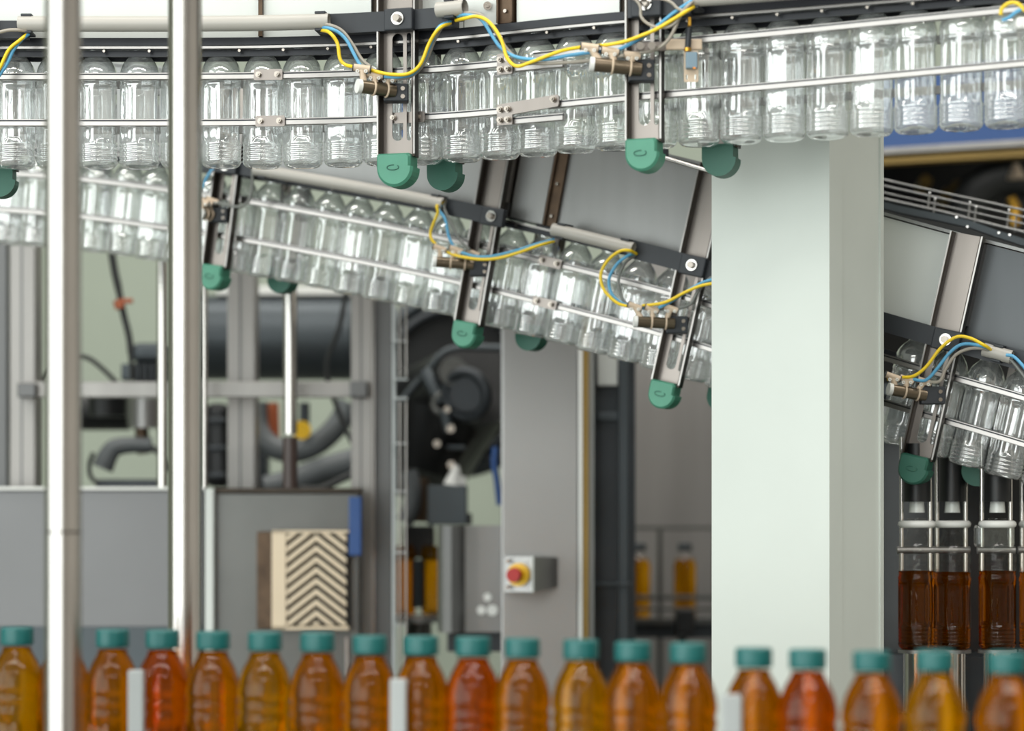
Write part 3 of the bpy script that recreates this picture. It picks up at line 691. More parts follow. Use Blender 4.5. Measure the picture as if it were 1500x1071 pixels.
for i, (cx, cy) in enumerate(caps):
    d = 3.0-.5*(cx-25)/1450
    x = (cx-750)/F*d; zt_ = CZ+(750-cy)/F*d; z = BASEZ
    s = (zt_-z)/.2117
    rowpts.append((x, d, z))
    kind = 'orange' if i in red else 'honey' if i in (1, 6, 12, 18) else 'amber'
    side = f'{ORD[i-1]} from the left' if 0 < i < 11 else f'{ORD[19-i]} from the right' if i < 20 else ''
    lab = f'{kind if kind != "honey" else "golden"} drink bottle with teal cap in the front row, {side}' if side and 0 < i < 20 else ('amber drink bottle just outside the left frame edge' if i == 0 else 'amber drink bottle just outside the right frame edge')
    t = empty('drink_bottle', (x, d, z), lab, 'bottle', 'filled bottles with teal caps in the front row')
    t.scale = (1.06, 1.06, s); t.rotation_euler = (0, 0, random.uniform(0, 1))
    bo = bpy.data.objects.new('bottle_body', fill_mesh); COL.objects.link(bo); bo.parent = t
    lo = bpy.data.objects.new('liquid', liq[kind]); COL.objects.link(lo); lo.parent = t
    co = bpy.data.objects.new('cap', cap_mesh); COL.objects.link(co); co.parent = t; co.location = (0, 0, .191)
# its belt, side frames and the grey guard posts
p0 = Vector(rowpts[0]); p1 = Vector(rowpts[-1]); dv = (p1-p0); dv.z = 0; dv.normalize(); nv = Vector((-dv.y, dv.x, 0))
def rowframes(): return [(p0-dv*.05, dv, nv, Vector((0, 0, 1))), (p1+dv*.05, dv, nv, Vector((0, 0, 1)))]
t = empty('belt_conveyor', (p0.x/2+p1.x/2, p0.y/2+p1.y/2, 0), 'belt conveyor below the frame carrying the front row of drink bottles', 'conveyor')
MB().sweep(rowframes(), rect(-.055, .055, -.012, -.0005)).build('belt', 'belt', t, True)
for bb in (-.075, .062): MB().sweep(rowframes(), rect(bb, bb+.012, -.10, .012)).build('side_frame', 'steel', t, True)
L__ = (p1-p0).length
for q in (.1, .5, .9):
    a = p0+dv*(L__*q); MB().box((a.x-.03, a.y-.03, 0), (a.x+.03, a.y+.03, a.z-.10), .004).build('leg', 'steel', t, True)
for x0, x1, ty, lb in ((187, 210, 982, 'grey flat guard post beside the fourth cap, leftmost of three'), (571, 595, 995, 'grey flat guard post in the middle of the front row'), (1058, 1087, 1018, 'grey flat guard post below the left edge of white column')):
    d = 3.0-.5*((x0+x1)/2-25)/1450-.060
    a = P(x0, ty, d); b = P(x1, ty, d)
    tag(MB().box((a.x, d, BASEZ-.06), (b.x, d+.012, a.z), .002).build('guard_post', 'greybar', None, True), lb, 'post', 'grey guard posts of the bottle belt')
# ------------------------------------------------------------------ machine frame at the left, behind
def upright(x0, x1, y0, d, dep, m, label, group='aluminium uprights of the machine frame', z0=0.):
    t = empty('upright_profile', P((x0+x1)/2, 750, d)*1, label, 'post', group)
    mb = MB(); pbox(mb, x0, y0, x1, 900, d, dep, .003, z0); mb.build('profile', m, t, True)
    mb = MB(); k = (x1-x0)
    pbox(mb, x0+k*.42, y0+2, x0+k*.5, 900, d-.001, .002, 0, z0+.01); mb.build('groove', 'aludark', t, True)
    return t
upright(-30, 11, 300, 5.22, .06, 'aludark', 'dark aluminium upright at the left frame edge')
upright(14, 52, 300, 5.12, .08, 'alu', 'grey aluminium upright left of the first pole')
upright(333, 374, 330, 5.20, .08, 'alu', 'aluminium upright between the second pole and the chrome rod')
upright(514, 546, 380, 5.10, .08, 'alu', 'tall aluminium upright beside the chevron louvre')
t = empty('upright_side_face', P(562, 750, 5.12), 'side face of the tall aluminium upright, its shade painted dark', 'post')  # the upright's darker side face as its own box, shade painted in
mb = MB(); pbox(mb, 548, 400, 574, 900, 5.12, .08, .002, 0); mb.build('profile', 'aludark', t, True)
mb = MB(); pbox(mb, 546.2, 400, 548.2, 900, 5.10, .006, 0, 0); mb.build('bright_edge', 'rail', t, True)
t = empty('cross_bar', P(280, 582, 5.08), 'horizontal aluminium bar crossing behind both poles', 'bar')
mb = MB(); pbox(mb, 25, 559, 516, 582, 5.08, .03, .002); mb.build('bar', 'alu', t, True)
mb = MB(); pbox(mb, 512, 558, 538, 582, 5.06, .035, .003); mb.build('end_joint', 'aludark', t, True)
mb = MB(); pbox(mb, 25, 561, 52, 582, 5.06, .03, .003); mb.build('end_joint', 'aludark', t, True)
mb = MB(); pbox(mb, 22, 585, 50, 600, 5.13, .02, .003); tag(mb.build('tape_patch', 'olive', None, True), 'yellowed tape patch on upright under the cross bar', 'tape')
# thin bright rods
def rod(px, r_px, y0, y1, d, m, label, cat='rod'):
    t = empty('guide_rod', P(px, y1, d), label, cat, 'polished guide rods of the machine')
    MB().cyl(P(px, y1, d), P(px, y0, d), r_px/F*d, n=24).build('rod', m, t, True); return t
rod(238, 8, 340, 714, 5.0, 'chrome', 'polished rod just left of the second pole')
rod(299, 5, 380, 714, 5.0, 'chrome', 'thin polished rod just right of the second pole')
t = rod(425, 10, 380, 636, 5.0, 'chrome', 'polished rod ending in a dark sleeve beneath the green cap')
MB().cyl(P(425, 640, 5.0), P(425, 715, 5.0), 11/F*5, n=24).build('dark_sleeve', 'brown', t, True)
# big duct
t = empty('air_duct', P(400, 555, 5.7), 'large dark grey horizontal duct behind the aluminium uprights', 'duct')
cy = P(400, 495, 5.9); rr = 62/F*5.9
MB().cyl((P(262, 495, 5.9).x, 5.9, cy.z), (P(530, 495, 5.9).x, 5.9, cy.z), rr, n=48).build('shell', 'duct', t, True)
for q in (268, 524): MB().ring((P(q, 495, 5.9).x, 5.9, cy.z), (1, 0, 0), rr, .012, 40, 8).build('flange_ring', 'duct', t, True)
mb = MB(); pbox(mb, 318, 419, 530, 432, 5.85, .1, .002); tag(mb.build('light_ledge', 'white', None, True), 'narrow white ledge lying along the top of the duct', 'ledge')
# pipes below the bar
def pipe(name, pts, r, m, label, cat, d=5.5, group=None):
    return tag(MB().tube(smooth([P(x, y, d+(z[0] if z else 0)) for x, y, *z in pts], 7), r, 14).build(name, m, None, True), label, cat, group)
pipe('ribbed_hose', [(372, 590), (376, 625), (395, 652), (430, 662), (465, 650), (495, 622), (512, 590)], .026, 'rosehose', 'thick grey hose bending in a U below the cross bar', 'hose', 5.6)
pipe('ribbed_hose', [(390, 716), (430, 706), (470, 690), (520, 676)], .030, 'rosehose', 'thick grey hose rising to the right above the dark cabinet', 'hose', 5.5)
pipe('black_cable', [(440, 716), (470, 716), (505, 700), (530, 690)], .008, 'rubber', 'black cable on the dark cabinet top', 'cable', 5.35)
pipe('black_cable', [(512, 400), (505, 440), (497, 480), (478, 540), (495, 600), (512, 640), (530, 670)], .006, 'rubber', 'thin black cable hanging left of the tall upright', 'cable', 5.4)
t = empty('valve_block', P(385, 716, 5.45), 'dark valve block with orange tube between two uprights', 'valve')
mb = MB(); pbox(mb, 378, 588, 392, 716, 5.75, .06, .004, 0); mb.build('body', 'charcoal', t, True)
MB().cyl(P(400, 590, 5.7), P(402, 655, 5.7), .013, n=16).build('orange_tube', 'clip', t, True)
t = empty('yellow_valve', P(441, 660, 5.5), 'yellow round valve handle beside the dark sleeve', 'valve')
MB().cyl(P(442, 630, 5.52), P(442, 630, 5.46), .021, n=24).build('handle', 'yellowring', t, True)
MB().cyl(P(446, 630, 5.60), P(446, 630, 5.52), .013, n=16).build('stem', 'charcoal', t, True)
MB().cyl(P(446, 660, 5.6), P(446, 590, 5.6), .012, n=16).build('pipe', 'charcoal', t, True)
t = empty('gearbox', P(318, 714, 5.5), 'black gearbox lump just right of the second pole', 'gearbox')
mb = MB(); pbox(mb, 300, 590, 334, 714, 5.5, .2, .02); mb.build('housing', 'dark', t, True)
for q in (620, 660, 700): mb = MB(); pbox(mb, 304, q-8, 330, q, 5.47, .04, .004); mb.build('rib', 'charcoal', t, True)
# pump between the poles
t = empty('pump', P(190, 714, 5.4), 'grey pump motor with curved pipe between the two poles', 'pump')
mb = MB(); pbox(mb, 192, 502, 246, 530, 5.42, .12, .02); mb.build('motor_head', 'duct', t, True)
mb = MB(); pbox(mb, 196, 530, 250, 560, 5.44, .1, .004); mb.build('motor_body', 'dark', t, True)
for i in range(4):
    mb = MB(); pbox(mb, 200+i*10, 532, 204+i*10, 558, 5.42, .02); mb.build('cooling_fin', 'charcoal', t, True)
mb = MB(); pbox(mb, 177, 533, 192, 557, 5.40, .05, .003); mb.build('terminal_box', 'duct', t, True)
MB().cyl(P(158, 610, 5.6), P(158, 582, 5.6), .045, n=30).cyl(P(100, 604, 5.7), P(190, 604, 5.7), .042, n=30).build('dark_tank', 'dark', t, True)
MB().cyl(P(212, 627, 5.42), P(212, 584, 5.42), 22/F*5.42, n=32).build('cup', 'cab', t, True)
MB().cyl(P(211, 665, 5.42), P(207, 627, 5.42), .015, n=20).build('brass_neck', 'rust', t, True)
MB().tube(smooth([P(222, 652, 5.4), P(190, 652, 5.4), P(168, 656, 5.4), P(158, 668, 5.4), P(150, 686, 5.4)], 7), [.016+.0003*i for i in range(29)], 16).build('elbow_pipe', 'rosehose', t, True)
MB().tube(smooth([P(222, 655, 5.38), P(240, 670, 5.38), P(252, 690, 5.38)], 6), .007, 8).build('return_hose', 'rubber', t, True)
mb = MB(); pbox(mb, 140, 702, 232, 714, 5.35, .1, .004, 0); mb.build('base', 'charcoal', t, True)
pipe('black_cable', [(58, 565), (72, 545), (92, 530), (112, 523), (130, 525), (150, 540), (172, 562), (185, 580)], .0055, 'rubber', 'black cable arching between the poles', 'cable', 5.35)
pipe('black_cable', [(137, 663), (131, 680), (133, 698), (144, 709)], .005, 'rubber', 'black cable hanging from the curved pipe', 'cable', 5.35)
t = empty('hanging_hose', P(188, 540, 5.3), 'thin dark hose hanging between the poles with an orange clip', 'hose')
MB().tube(smooth([Vector((P(150, 0, 5.3).x, 5.3, 4.99)), P(151, 0, 5.3), P(152, 150, 5.3), P(155, 300, 5.3), P(166, 385, 5.3), P(173, 420, 5.3), P(181, 460, 5.3), P(190, 500, 5.3), P(193, 556, 5.3)], 7), [.0085]*36+[.0075]*16+[.0055]*5, 12).build('tube', 'rubber', t, True)
MB().cyl(P(172, 440, 5.28), P(176, 452, 5.28), .0105, n=12).build('collar', 'clip', t, True)
MB().box(P(176, 444, 5.28), P(194, 437, 5.28)+Vector((0, .012, 0)), .002).build('lever', 'clip', t, True)
# cabinets
t = empty('steel_cabinet', P(100, 750, 5.0)*1, 'wide brushed steel cabinet front low behind the two poles', 'cabinet')
t.location.z = 0
mb = MB(); pbox(mb, -60, 717, 298, 900, 5.0, .05, .004, 0); mb.build('body', 'cabl', t, True)
mb = MB(); pbox(mb, -60, 713.5, 298, 718, 4.985, .07, .001); mb.build('top_edge', 'white', t, True)
mb = MB(); pbox(mb, 300, 716, 313, 900, 4.97, .03, .002, 0); mb.build('corner_strip', 'pale', t, True)
mb = MB(); pbox(mb, -60, 918, 298, 925, 4.992, .01, .001, .02); mb.build('lower_panel', 'duct', t, True)
t = empty('dark_cabinet', P(420, 750, 5.0)*1, 'dark steel cabinet carrying the beige chevron louvre', 'cabinet'); t.location.z = 0
mb = MB(); pbox(mb, 314, 722, 527, 900, 5.0, .05, .003, 0); mb.build('body', 'cabdark', t, True)
mb = MB(); pbox(mb, 314, 715, 530, 722, 4.99, .07, .001); mb.build('top_edge', 'armdark', t, True)
mb = MB(); pbox(mb, 506, 935, 510, 990, 4.99, .01); mb.build('bright_seam', 'rail', t, True)
t = empty('blue_plate', P(518, 814, 4.95), 'upright blue plate at the right edge of the dark cabinet', 'plate')
mb = MB(); pbox(mb, 511, 728, 529, 814, 4.95, .04, .002); mb.build('plate', 'bluepaint', t, True)
# chevron louvre
t = empty('chevron_louvre', P(455, 922, 4.94), 'beige metal vent with rows of chevron slats', 'vent')
mb = MB(); pbox(mb, 376, 779, 399, 922, 4.975, .02, .002); mb.build('side_plate', 'louvre', t, True).data.materials[0] = M['rust']
mb = MB(); pbox(mb, 398, 778, 511, 922, 4.972, .02, .001); mb.build('back_plate', 'dark', t, True)
mb = MB(); pbox(mb, 398, 778, 419, 922, 4.945, .03, .001); mb.build('left_border', 'louvre', t, True)
mb = MB(); pbox(mb, 398, 777, 511, 781, 4.945, .03, .001); pbox(mb, 398, 918, 511, 923, 4.945, .03, .001); mb.build('border', 'louvre', t, True)
kk = 4.94/F; o = P(463, 750, 4.945)
def chev(yt):
    xl, xr = (414-463)*kk, (507-463)*kk; hgt = 8*kk; up = 38*kk
    zt_ = -(yt-750)*kk; lo_ = -(916-750)*kk; hi_ = -(781-750)*kk
    pts = [(xl, zt_-up), (0, zt_), (xr, zt_-up*xr/-xl), (xr, zt_-up*xr/-xl-hgt), (0, zt_-hgt), (xl, zt_-up-hgt)]
    def clip(pts, lim, sgn):
        out = []
        for i in range(len(pts)):
            a, b = pts[i], pts[(i+1) % len(pts)]; ia = (a[1]-lim)*sgn >= 0; ib = (b[1]-lim)*sgn >= 0
            if ia: out.append(a)
            if ia != ib: k = (lim-a[1])/(b[1]-a[1]); out.append((a[0]+(b[0]-a[0])*k, lim))
        return out
    segs = []
    for half in (pts[:2]+pts[4:], pts[1:5]):
        q = clip(clip(half, lo_, 1), hi_, -1)
        if len(q) >= 3: segs.append(q)
    return segs
for i in range(12):
    sg = chev(752+i*15.8)
    if len(sg) == 2 and len(sg[0]) == 4 and len(sg[1]) == 4 and 760 < 752+i*15.8+8 < 912 and 752+i*15.8-38 > 782:
        sg = [[sg[0][0], sg[0][1], sg[1][1], sg[1][2], sg[0][2], sg[0][3]]]
    for q in sg:
        mb = MB()
        n = len(q); vs = [(o.x+x, 4.948, CZ+z-.0) for x, z in q]+[(o.x+x, 4.968, CZ+z-.004) for x, z in q]
        mb.add(vs, [tuple(range(n)), tuple(n+i_ for i_ in reversed(range(n)))]+[(i_, (i_+1) % n, n+(i_+1) % n, n+i_) for i_ in range(n)])
        mb.build('slat', 'louvre', t, True)
# glass guard door with thin rods
t = empty('guard_door', P(585, 750, 4.9), 'clear machine guard panel edge with two thin bright rods', 'door'); t.location.z = 0
mb = MB(); pbox(mb, 574, 425, 580, 900, 4.9, .012, .001, .02); mb.build('edge_strip', 'greybar', t, True)
for x, y0, y1 in ((586, 430, 552), (595, 430, 552), (586, 588, 1040), (595, 588, 1040)):
    MB().cyl(P(x, y0, 4.88), P(x, y1, 4.88), .0022, n=8).build('rod', 'rail', t, True)
for y in (500, 556, 584, 650, 720, 810, 916):
    mb = MB(); pbox(mb, 574, y-2, 597, y+1, 4.885, .012); mb.build('rung', 'greybar', t, True)
# round machine head
t = empty('round_machine', P(660, 712, 5.6), 'dark round machine head with cranked arm behind the guard door', 'machine')
C0 = P(668, 560, 5.9); R0 = 128/F*5.9
MB().cyl((C0.x, 6.1, C0.z), (C0.x, 5.98, C0.z), R0, n=64).build('drum', 'dark', t, True)
MB().ring((C0.x, 5.96, C0.z), (0, 1, 0), R0, .02, 64, 10).build('rim', 'duct', t, True)
MB().ring((C0.x, 5.93, C0.z), (0, 1, 0), R0*.84, .012, 64, 8).build('inner_rim', 'charcoal', t, True)
MB().cyl(P(610, 640, 5.9), P(700, 560, 5.55), .16, .10, 40).build('shaft_cone', 'dark', t, True)
MB().tube(smooth([P(586, 590, 5.5), P(625, 545, 5.5), P(660, 512, 5.5), P(735, 510, 5.5)], 6), .008, 8).build('cranked_bar', 'duct', t, True)
MB().tube([P(622, 545, 5.48), P(648, 590, 5.46)], .017, 12).build('link_arm', 'duct', t, True)
MB().ring(P(648, 592, 5.45), (.3, 1, 0), .020, .009, 24, 10).build('eye', 'cabdark', t, True)
MB().cyl(P(652, 600, 5.44), P(658, 632, 5.44), .014, .012, n=16).build('eye_stem', 'duct', t, True)
MB().ring(P(683, 578, 5.42), (.5, 1, .2), .05, .013, 32, 10).build('clamp_ring', 'charcoal', t, True)
MB().cyl(P(683, 578, 5.5), P(683, 578, 5.40), .038, n=28).build('hub', 'charcoal', t, True)
MB().cyl(P(664, 544, 5.5), P(664, 544, 5.42), .032, n=20).build('boss', 'cabdark', t, True)
for (x, y, r) in ((655, 600, .007), (660, 628, .009), (661, 681, .009), (700, 560, .006), (640, 650, .008)):
    MB().cyl(P(x, y, 5.46), P(x, y, 5.41), r, n=12).build('bolt', 'chrome', t, True)
MB().box(P(655, 658, 5.5), P(682, 652, 5.5)+Vector((0, .03, 0)), .002).build('bar', 'duct', t, True)
MB().cyl(P(640, 600, 5.6), P(615, 690, 5.6), .12, .07, 30).build('lower_cone', 'dark', t, True)
mb = MB(); pbox(mb, 588, 590, 612, 660, 5.75, .1, .01); mb.build('plate', 'charcoal', t, True)
MB().tube(smooth([P(598, 690, 5.4), P(604, 715, 5.4), P(602, 745, 5.4), P(592, 765, 5.4)], 6), .02, 12).build('bent_tube', 'rosehose', t, True)
MB().cyl(P(612, 765, 5.45), P(614, 700, 5.45), .022, n=18).build('copper_tube', 'rust', t, True)
t = empty('grey_box', P(655, 770, 5.3), 'flat grey box beneath the round machine head', 'box')
mb = MB(); pbox(mb, 626, 711, 684, 769, 5.3, .1, .003); mb.build('body', 'duct', t, True)
mb = MB(); pbox(mb, 682, 752, 691, 769, 5.29, .05, .003); mb.build('latch', 'dark', t, True)
MB().cyl(P(664, 711, 5.4), P(669, 682, 5.4), .022, .006, n=16).cyl(P(676, 711, 5.4), P(678, 698, 5.4), .012, .006, n=16).build('white_cone', 'white', t, True)
t = empty('cover_panel', P(690, 925, 5.05), 'curved stainless cover with three white dots', 'cover')
cvp = [(0, .00), (.012, -.05), (.03, -.062), (.046, -.05), (.058, -.03), (.085, -.025), (.132, -.02), (.132, .02), (0, .02)]
x0 = P(641, 770, 5.1)
vs = [(x0.x+a, 5.1+b, z) for z in (P(0, 926, 5.08).z, P(0, 770, 5.08).z) for a, b in cvp]; n = len(cvp)
MB().add(vs, [(i, (i+1) % n, n+(i+1) % n, n+i) for i in range(n)]+[tuple(reversed(range(n))), tuple(range(n, 2*n))]).build('sheet', 'cab', t, True)
mb = MB(); pbox(mb, 655, 924, 735, 955, 5.12, .05, .002); mb.build('lower_block', 'charcoal', t, True)
for x, y, r in ((714, 875, 6), (705, 894, 6.5), (721, 894, 8)):
    MB().cyl(P(x, y, 5.08), P(x, y, 5.068), r/F*5.08, n=24).build('dot', 'white', t, True)
# hose at right of head
pipe('blue_cable', [(726, 655), (724, 680), (728, 705), (732, 740)], .007, 'bluepaint', 'blue cable beside the left edge of the button cabinet', 'cable', 5.3)
# ------------------------------------------------------------------ cabinet with emergency stop
t = empty('control_cabinet', P(790, 750, 4.9), 'tall brushed steel cabinet carrying the emergency stop box', 'cabinet'); t.location.z = 0
mb = MB(); pbox(mb, 734, 440, 848, 900, 4.9, .5, .004, 0); mb.build('body', 'cab', t, True)
mb = MB(); pbox(mb, 848, 440, 853, 900, 4.89, .02, .001, 0); mb.build('bright_edge', 'white', t, True)
mb = MB(); pbox(mb, 853, 440, 862, 900, 4.90, .05, .001, 0); mb.build('olive_strip', 'olive', t, True)
mb = MB(); pbox(mb, 862, 440, 870, 900, 4.93, .05, .001, 0); mb.build('grey_seal', 'greybar', t, True)
t = empty('emergency_stop', P(765, 868, 4.8), 'steel box with red emergency stop button on a yellow ring', 'switch')
a = P(739, 815, 4.80); b = P(781, 867, 4.80)
vs = [(a.x, 4.80, a.z), (b.x, 4.78, a.z), (P(817, 0, 4.89).x, 4.897, a.z-.004), (a.x, 4.897, a.z), (a.x, 4.80, b.z), (b.x, 4.78, b.z), (P(817, 0, 4.89).x, 4.897, b.z+.006), (a.x, 4.897, b.z)]
MB().add(vs, [(0, 1, 2, 3), (4, 5, 6, 7), (0, 1, 5, 4), (1, 2, 6, 5), (2, 3, 7, 6), (3, 0, 4, 7)]).build('box', 'cab', t, True)
mb = MB(); pbox(mb, 778, 815, 782, 868, 4.777, .006, .001); mb.build('box_edge', 'pale', t, True)
q = P(761, 842, 4.79)
ax = Vector((-.35, -1, 0)).normalized()
MB().cyl(q, q+ax*.010, .0225, n=32).build('yellow_ring', 'yellowring', t, True)
MB().cyl(q+ax*.008, q+ax*.030, .009, n=24).cyl(q+ax*.028, q+ax*.040, .0145, .0135, n=28).build('red_button', 'red', t, True)
for x, y in ((744, 822), (774, 824), (744, 860), (774, 860)):
    z_ = P(x, y, 4.79); MB().cyl(z_, z_+Vector((0, -.006, 0)), .004, n=8).build('screw', 'bolt', t, True)
# dark column
t = empty('machine_pillar', P(900, 750, 5.0), 'dark charcoal machine pillar right of the olive strip', 'pillar'); t.location.z = 0
mb = MB(); pbox(mb, 866, 440, 931, 900, 5.06, .2, .003, 0); mb.build('body', 'charcoal', t, True)
mb = MB(); pbox(mb, 906, 440, 921, 900, 5.04, .04, .002, 0); mb.build('raised_strip', 'duct', t, True)
mb = MB(); pbox(mb, 875, 510, 905, 565, 5.045, .03, .002); mb.build('light_plate', 'pale', t, True)
mb = MB(); pbox(mb, 875, 604, 907, 616, 5.045, .03, .002); mb.build('crossbar', 'duct', t, True)
mb = MB(); pbox(mb, 870, 854, 925, 858, 5.03, .03, .001); mb.build('crossbar', 'duct', t, True)
# far wall screen, far railing with two bottles
t = empty('partition', P(1000, 750, 6.6), 'pale grey partition panel behind the pillar and the column', 'partition'); t.location.z = 0
mb = MB(); pbox(mb, 915, 380, 1130, 900, 6.6, .04, .004, 0); mb.build('panel', 'alu', t, True)
t = empty('far_conveyor', P(1000, 950, 5.9), 'distant conveyor railing left of the white column', 'conveyor'); t.location.z = 0
for y, h in ((771, 5), (872, 7), (890, 5), (905, 9)):
    mb = MB(); pbox(mb, 925, y, 1120, y+h, 5.9 if y > 780 else 6.1, .02, .001); mb.build('rail', 'cabdark', t, True)
mb = MB(); pbox(mb, 925, 914, 1120, 935, 5.92, .16, .001); mb.build('belt', 'charcoal', t, True)
for x in (966, 1048):
    mb = MB(); pbox(mb, x-3, 776, x+4, 900, 6.05, .02, .001, 0); mb.build('post', 'cabdark', t, True)
mb = MB(); pbox(mb, 990, 893, 1018, 930, 5.86, .05, .004); pbox(mb, 994, 930, 1006, 960, 5.86, .05, .003); mb.build('clamp', 'dark', t, True)
def simple_bottle(px, ybot, d, kind, label, cat_group, liqtop, sc=1.0, capm=None, fills=True):
    q = P(px, ybot, d); t = empty('drink_bottle', q, label, 'bottle', cat_group)
    t.scale = (sc, sc, sc)
    bo = bpy.data.objects.new('bottle_body', fill_mesh); COL.objects.link(bo); bo.parent = t
    pr = [(r, z) for r, z in [(max(0, r-.0007), z+.0006) for r, z in FILL[:-8]] if z < liqtop]
    pr += [(pr[-1][0], liqtop), (0, liqtop)]
    MB().lathe(pr, 60, fn=panel_fn(.034, .106, 6, .0026)).build('liquid', kind, t)
    if capm: MB().lathe(cap_prof, 40, o=(0, 0, .191)).build('cap', capm, t)
    return t
simple_bottle(1003, 914, 6.0, 'honey', 'distant golden bottle standing alone left of the white column', 'distant golden bottles', .17, .93, 'duct')
simple_bottle(936, 914, 6.0, 'honey', 'distant golden bottle half hidden by the charcoal pillar', 'distant golden bottles', .17, .93, 'duct')
simple_bottle(592, 900, 5.5, 'amber', 'small amber bottle behind the guard rods', 'amber bottles behind the guard door', .17, .9)
simple_bottle(634, 900, 5.5, 'honey', 'small golden bottle left of the stainless cover', 'amber bottles behind the guard door', .17, .9)
t = empty('bottle_starwheel', P(613, 905, 5.5), 'grey starwheel post between two small bottles', 'wheel')
MB().cyl(P(613, 890, 5.5), P(613, 820, 5.5), .020, n=24).build('post', 'duct', t, True)
MB().cyl(P(613, 910, 5.5), P(613, 901, 5.5), .09, n=32).build('table', 'cab', t, True)
mb = MB(); pbox(mb, 590, 770, 636, 818, 5.5, .1, .004); mb.build('head', 'dark', t, True)
MB().cyl((P(613, 0, 5.5).x, 5.5, 0), P(613, 910, 5.5), .03, n=20).build('column', 'cabdark', t, True)

# ------------------------------------------------------------------ right of the column: filler
t = empty('filler_carousel', P(1420, 750, 4.5), 'dark filling carousel drum behind the brown bottles at right', 'machine'); t.location.z = 0
cc = P(1420, 750, 4.62)
MB().cyl((cc.x, cc.y, 0), (cc.x, cc.y, P(0, 960, 4.2).z), .46, n=64).build('lower_drum', 'charcoal', t, True)
MB().cyl((cc.x, cc.y, P(0, 960, 4.2).z), (cc.x, cc.y, P(0, 560, 4.2).z), .34, n=64).build('core', 'dark', t, True)
MB().cyl((cc.x, cc.y, P(0, 640, 4.2).z), (cc.x, cc.y, P(0, 560, 4.2).z), .44, n=64).build('upper_ring', 'charcoal', t, True)
fb = [(1343, 3.90), (1395, 3.96), (1461, 3.90), (1520, 3.96)]
for i, (px, d) in enumerate(fb):
    sc = 1.0
    simple_bottle(px, 951, d, 'tea', ['brown tea bottle on the filler right next to the white column', 'brown tea bottle on the filler, middle one', 'brown tea bottle on the filler, alone near the right frame edge', 'brown tea bottle on the filler cut by the right frame edge'][i], 'brown bottles on the filler', .124, sc)
    v = empty('filling_valve', P(px, 745, d), ['filling valve above the brown bottle next to the column', 'filling valve above the middle brown bottle', 'filling valve with white block near the right edge', 'filling valve at the right frame edge'][i], 'valve', 'filling valves')
    zt = P(px, 751, d).z
    MB().cyl((P(px, 0, d).x, d, zt), (P(px, 0, d).x, d, P(0, 735, d).z), .0125, .011, n=20).build('nozzle', 'pale', v, True)
    MB().cyl((P(px, 0, d).x, d, P(0, 735, d).z), (P(px, 0, d).x, d, P(0, 650, d).z), .022, n=20).build('valve_body', 'dark', v, True)
    zc = P(px, 768, d).z
    MB().ring((P(px, 0, d).x, d, zc), (0, 0, 1), .024, .006, 28, 10).build('centring_ring', 'white', v, True)
    for sg in (-1, 1):
        MB().cyl((P(px+sg*21, 0, d).x, d+.01, P(0, 838, d).z), (P(px+sg*21, 0, d).x, d+.01, P(0, 640, d).z), .0035, n=10).build('guide_rod', 'chrome', v, True)
    if i == 2:
        mb = MB(); pbox(mb, px-30, 768, px+26, 803, d-.01, .03, .006); mb.build('white_block', 'glass', v, True)
    MB().cyl((P(px, 0, d).x-.03, d+.01, P(0, 806, d).z), (P(px, 0, d).x+.03, d+.01, P(0, 806, d).z), .006, n=10).build('cross_piece', 'cab', v, True)
    pd = empty('bottle_pedestal', P(px, 1000, d), ['chrome pedestal under the brown bottle next to the column', 'chrome pedestal under the middle brown bottle', 'chrome pedestal near the right frame edge', 'chrome pedestal at the right frame edge'][i], 'pedestal', 'chrome pedestals')
    zz = P(px, 951, d).z; xx = P(px, 0, d).x
    MB().cyl((xx, d, zz-.006), (xx, d, zz-.0005), .030, n=32).build('plate', 'cab', pd, True)
    MB().cyl((xx, d, zz-.10), (xx, d, zz-.006), .022, n=32).build('piston', 'chrome', pd, True)
    MB().cyl((xx, d, 0), (xx, d, zz-.10), .03, n=24).build('stand', 'cabdark', pd, True)
# blue fascia with dark machine interior
t = empty('machine_housing', P(1420, 750, 5.6), 'large machine with blue fascia and dark open interior at upper right', 'machine'); t.location.z = 0
def quadbar(x0, x1, ya0, ya1, yb0, yb1, d0, d1, th, name, m):
    vs = []
    for x, ya, yb, d in ((x0, ya0, ya1, d0), (x1, yb0, yb1, d1)):
        for y in (ya, yb):
            p = P(x, y, d); vs += [p, p+Vector((0, th, 0))]
    MB().add(vs, [(0, 1, 3, 2), (4, 5, 7, 6), (0, 1, 5, 4), (2, 3, 7, 6), (0, 2, 6, 4), (1, 3, 7, 5)]).build(name, m, t, True)
quadbar(1260, 1620, 120, 219, 60, 196, 5.7, 5.5, .05, 'blue_fascia', 'bluepaint')
quadbar(1260, 1620, 219, 227, 196, 206, 5.68, 5.48, .06, 'silver_trim', 'alu')
quadbar(1260, 1620, 233, 242, 210, 222, 5.70, 5.50, .05, 'olive_trim', 'olive')
quadbar(1260, 1620, 227, 233, 206, 210, 5.72, 5.52, .05, 'dark_gap', 'dark')
mb = MB(); pbox(mb, 1255, 130, 1625, 900, 6.5, .05, 0, 0); mb.build('back_wall', 'dark', t, True)
mb = MB(); pbox(mb, 1262, 110, 1266, 900, 5.72, .8, 0, 0); mb.build('side_wall', 'dark', t, True)
MB().box(P(1262, 120, 5.75), P(1622, 126, 5.75)+Vector((0, .9, 0))).build('roof', 'dark', t, True)
MB().ring(P(1478, 330, 6.0), (0, 1, .1), .115, .045, 40, 12).build('wheel', 'rubber', t, True)
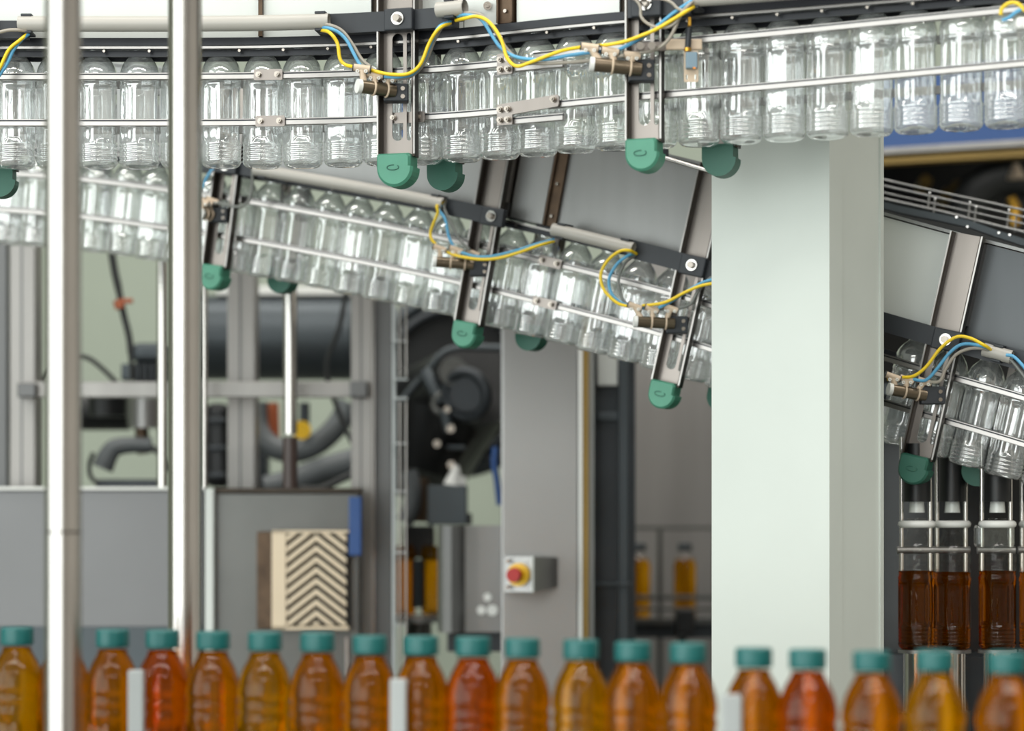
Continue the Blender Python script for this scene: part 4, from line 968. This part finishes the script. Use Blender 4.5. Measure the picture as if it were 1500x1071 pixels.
MB().cyl(P(1488, 262, 5.8), P(1488, 246, 5.8), .022, .012, 16).cyl(P(1488, 246, 5.8), P(1488, 240, 5.8), .008, n=10).build('brass_fitting', 'beige', t, True)
MB().tube(smooth([P(1480, 290, 5.8), P(1487, 305, 5.8), P(1486, 330, 5.8)], 6), .012, 10).build('brass_hose', 'gold', t, True)
for x, y, r in ((1385, 295, .02), (1400, 288, .025), (1425, 300, .018), (1350, 275, .016)):
    MB().cyl(P(x, y, 6.1), P(x+6, y-10, 6.05), r, n=16).build('inner_roller', 'olive', t, True)
# wire rail track above the lower panel
t = empty('wire_guide_track', P(1410, 330, 4.3), 'curved wire guide track with small posts above the lower conveyor', 'track')
for y0, y1, r in ((268, 308, .0018), (277, 318, .0018), (287, 328, .0014), (296, 340, .0022)):
    MB().tube(smooth([P(1290, y0-6, 4.32), P(1316, y0, 4.30), P(1380, y0+14, 4.28), P(1440, y0+(y1-y0)*.67, 4.26), P(1500, y1, 4.24), P(1560, y1+14, 4.22)], 6), r, 8).build('wire', 'cab', t, True)
for x, y in ((1362, 281), (1370, 290), (1421, 295), (1430, 301), (1478, 306), (1489, 314)):
    MB().cyl(P(x, y, 4.26), P(x-3, y+26, 4.26), .0016, n=8).build('wire_post', 'cab', t, True)
    MB().cyl(P(x, y+1, 4.255), P(x, y+1, 4.252), .0012, n=8).build('bead', 'chrome', t, True)
def track(off, h, m, nm, d=4.22):
    p = [(1290, 302), (1316, 309), (1345, 315), (1380, 322), (1420, 331), (1460, 345), (1500, 358), (1560, 376)]
    fr = []
    for x, y in p:
        o_ = P(x, y+off, d-.0003*(x-1290)); fr.append((o_, Vector((1, 0, 0)), Vector((0, 1, 0)), Vector((0, 0, 1))))
    MB().sweep(fr, rect(0, .14, -h, 0)).build(nm, m, t, True)
track(-8, .012, 'duct', 'deck'); track(4, .012, 'rubber', 'edge_strip', 4.18); track(16, .010, 'dark', 'underside', 4.16)
for x, y in ((1401, 318), (1417, 332), (1463, 341), (1479, 344)):
    MB().cyl(P(x, y, 4.15), P(x, y, 4.146), .0019, n=8).build('rivet', 'chrome', t, True)
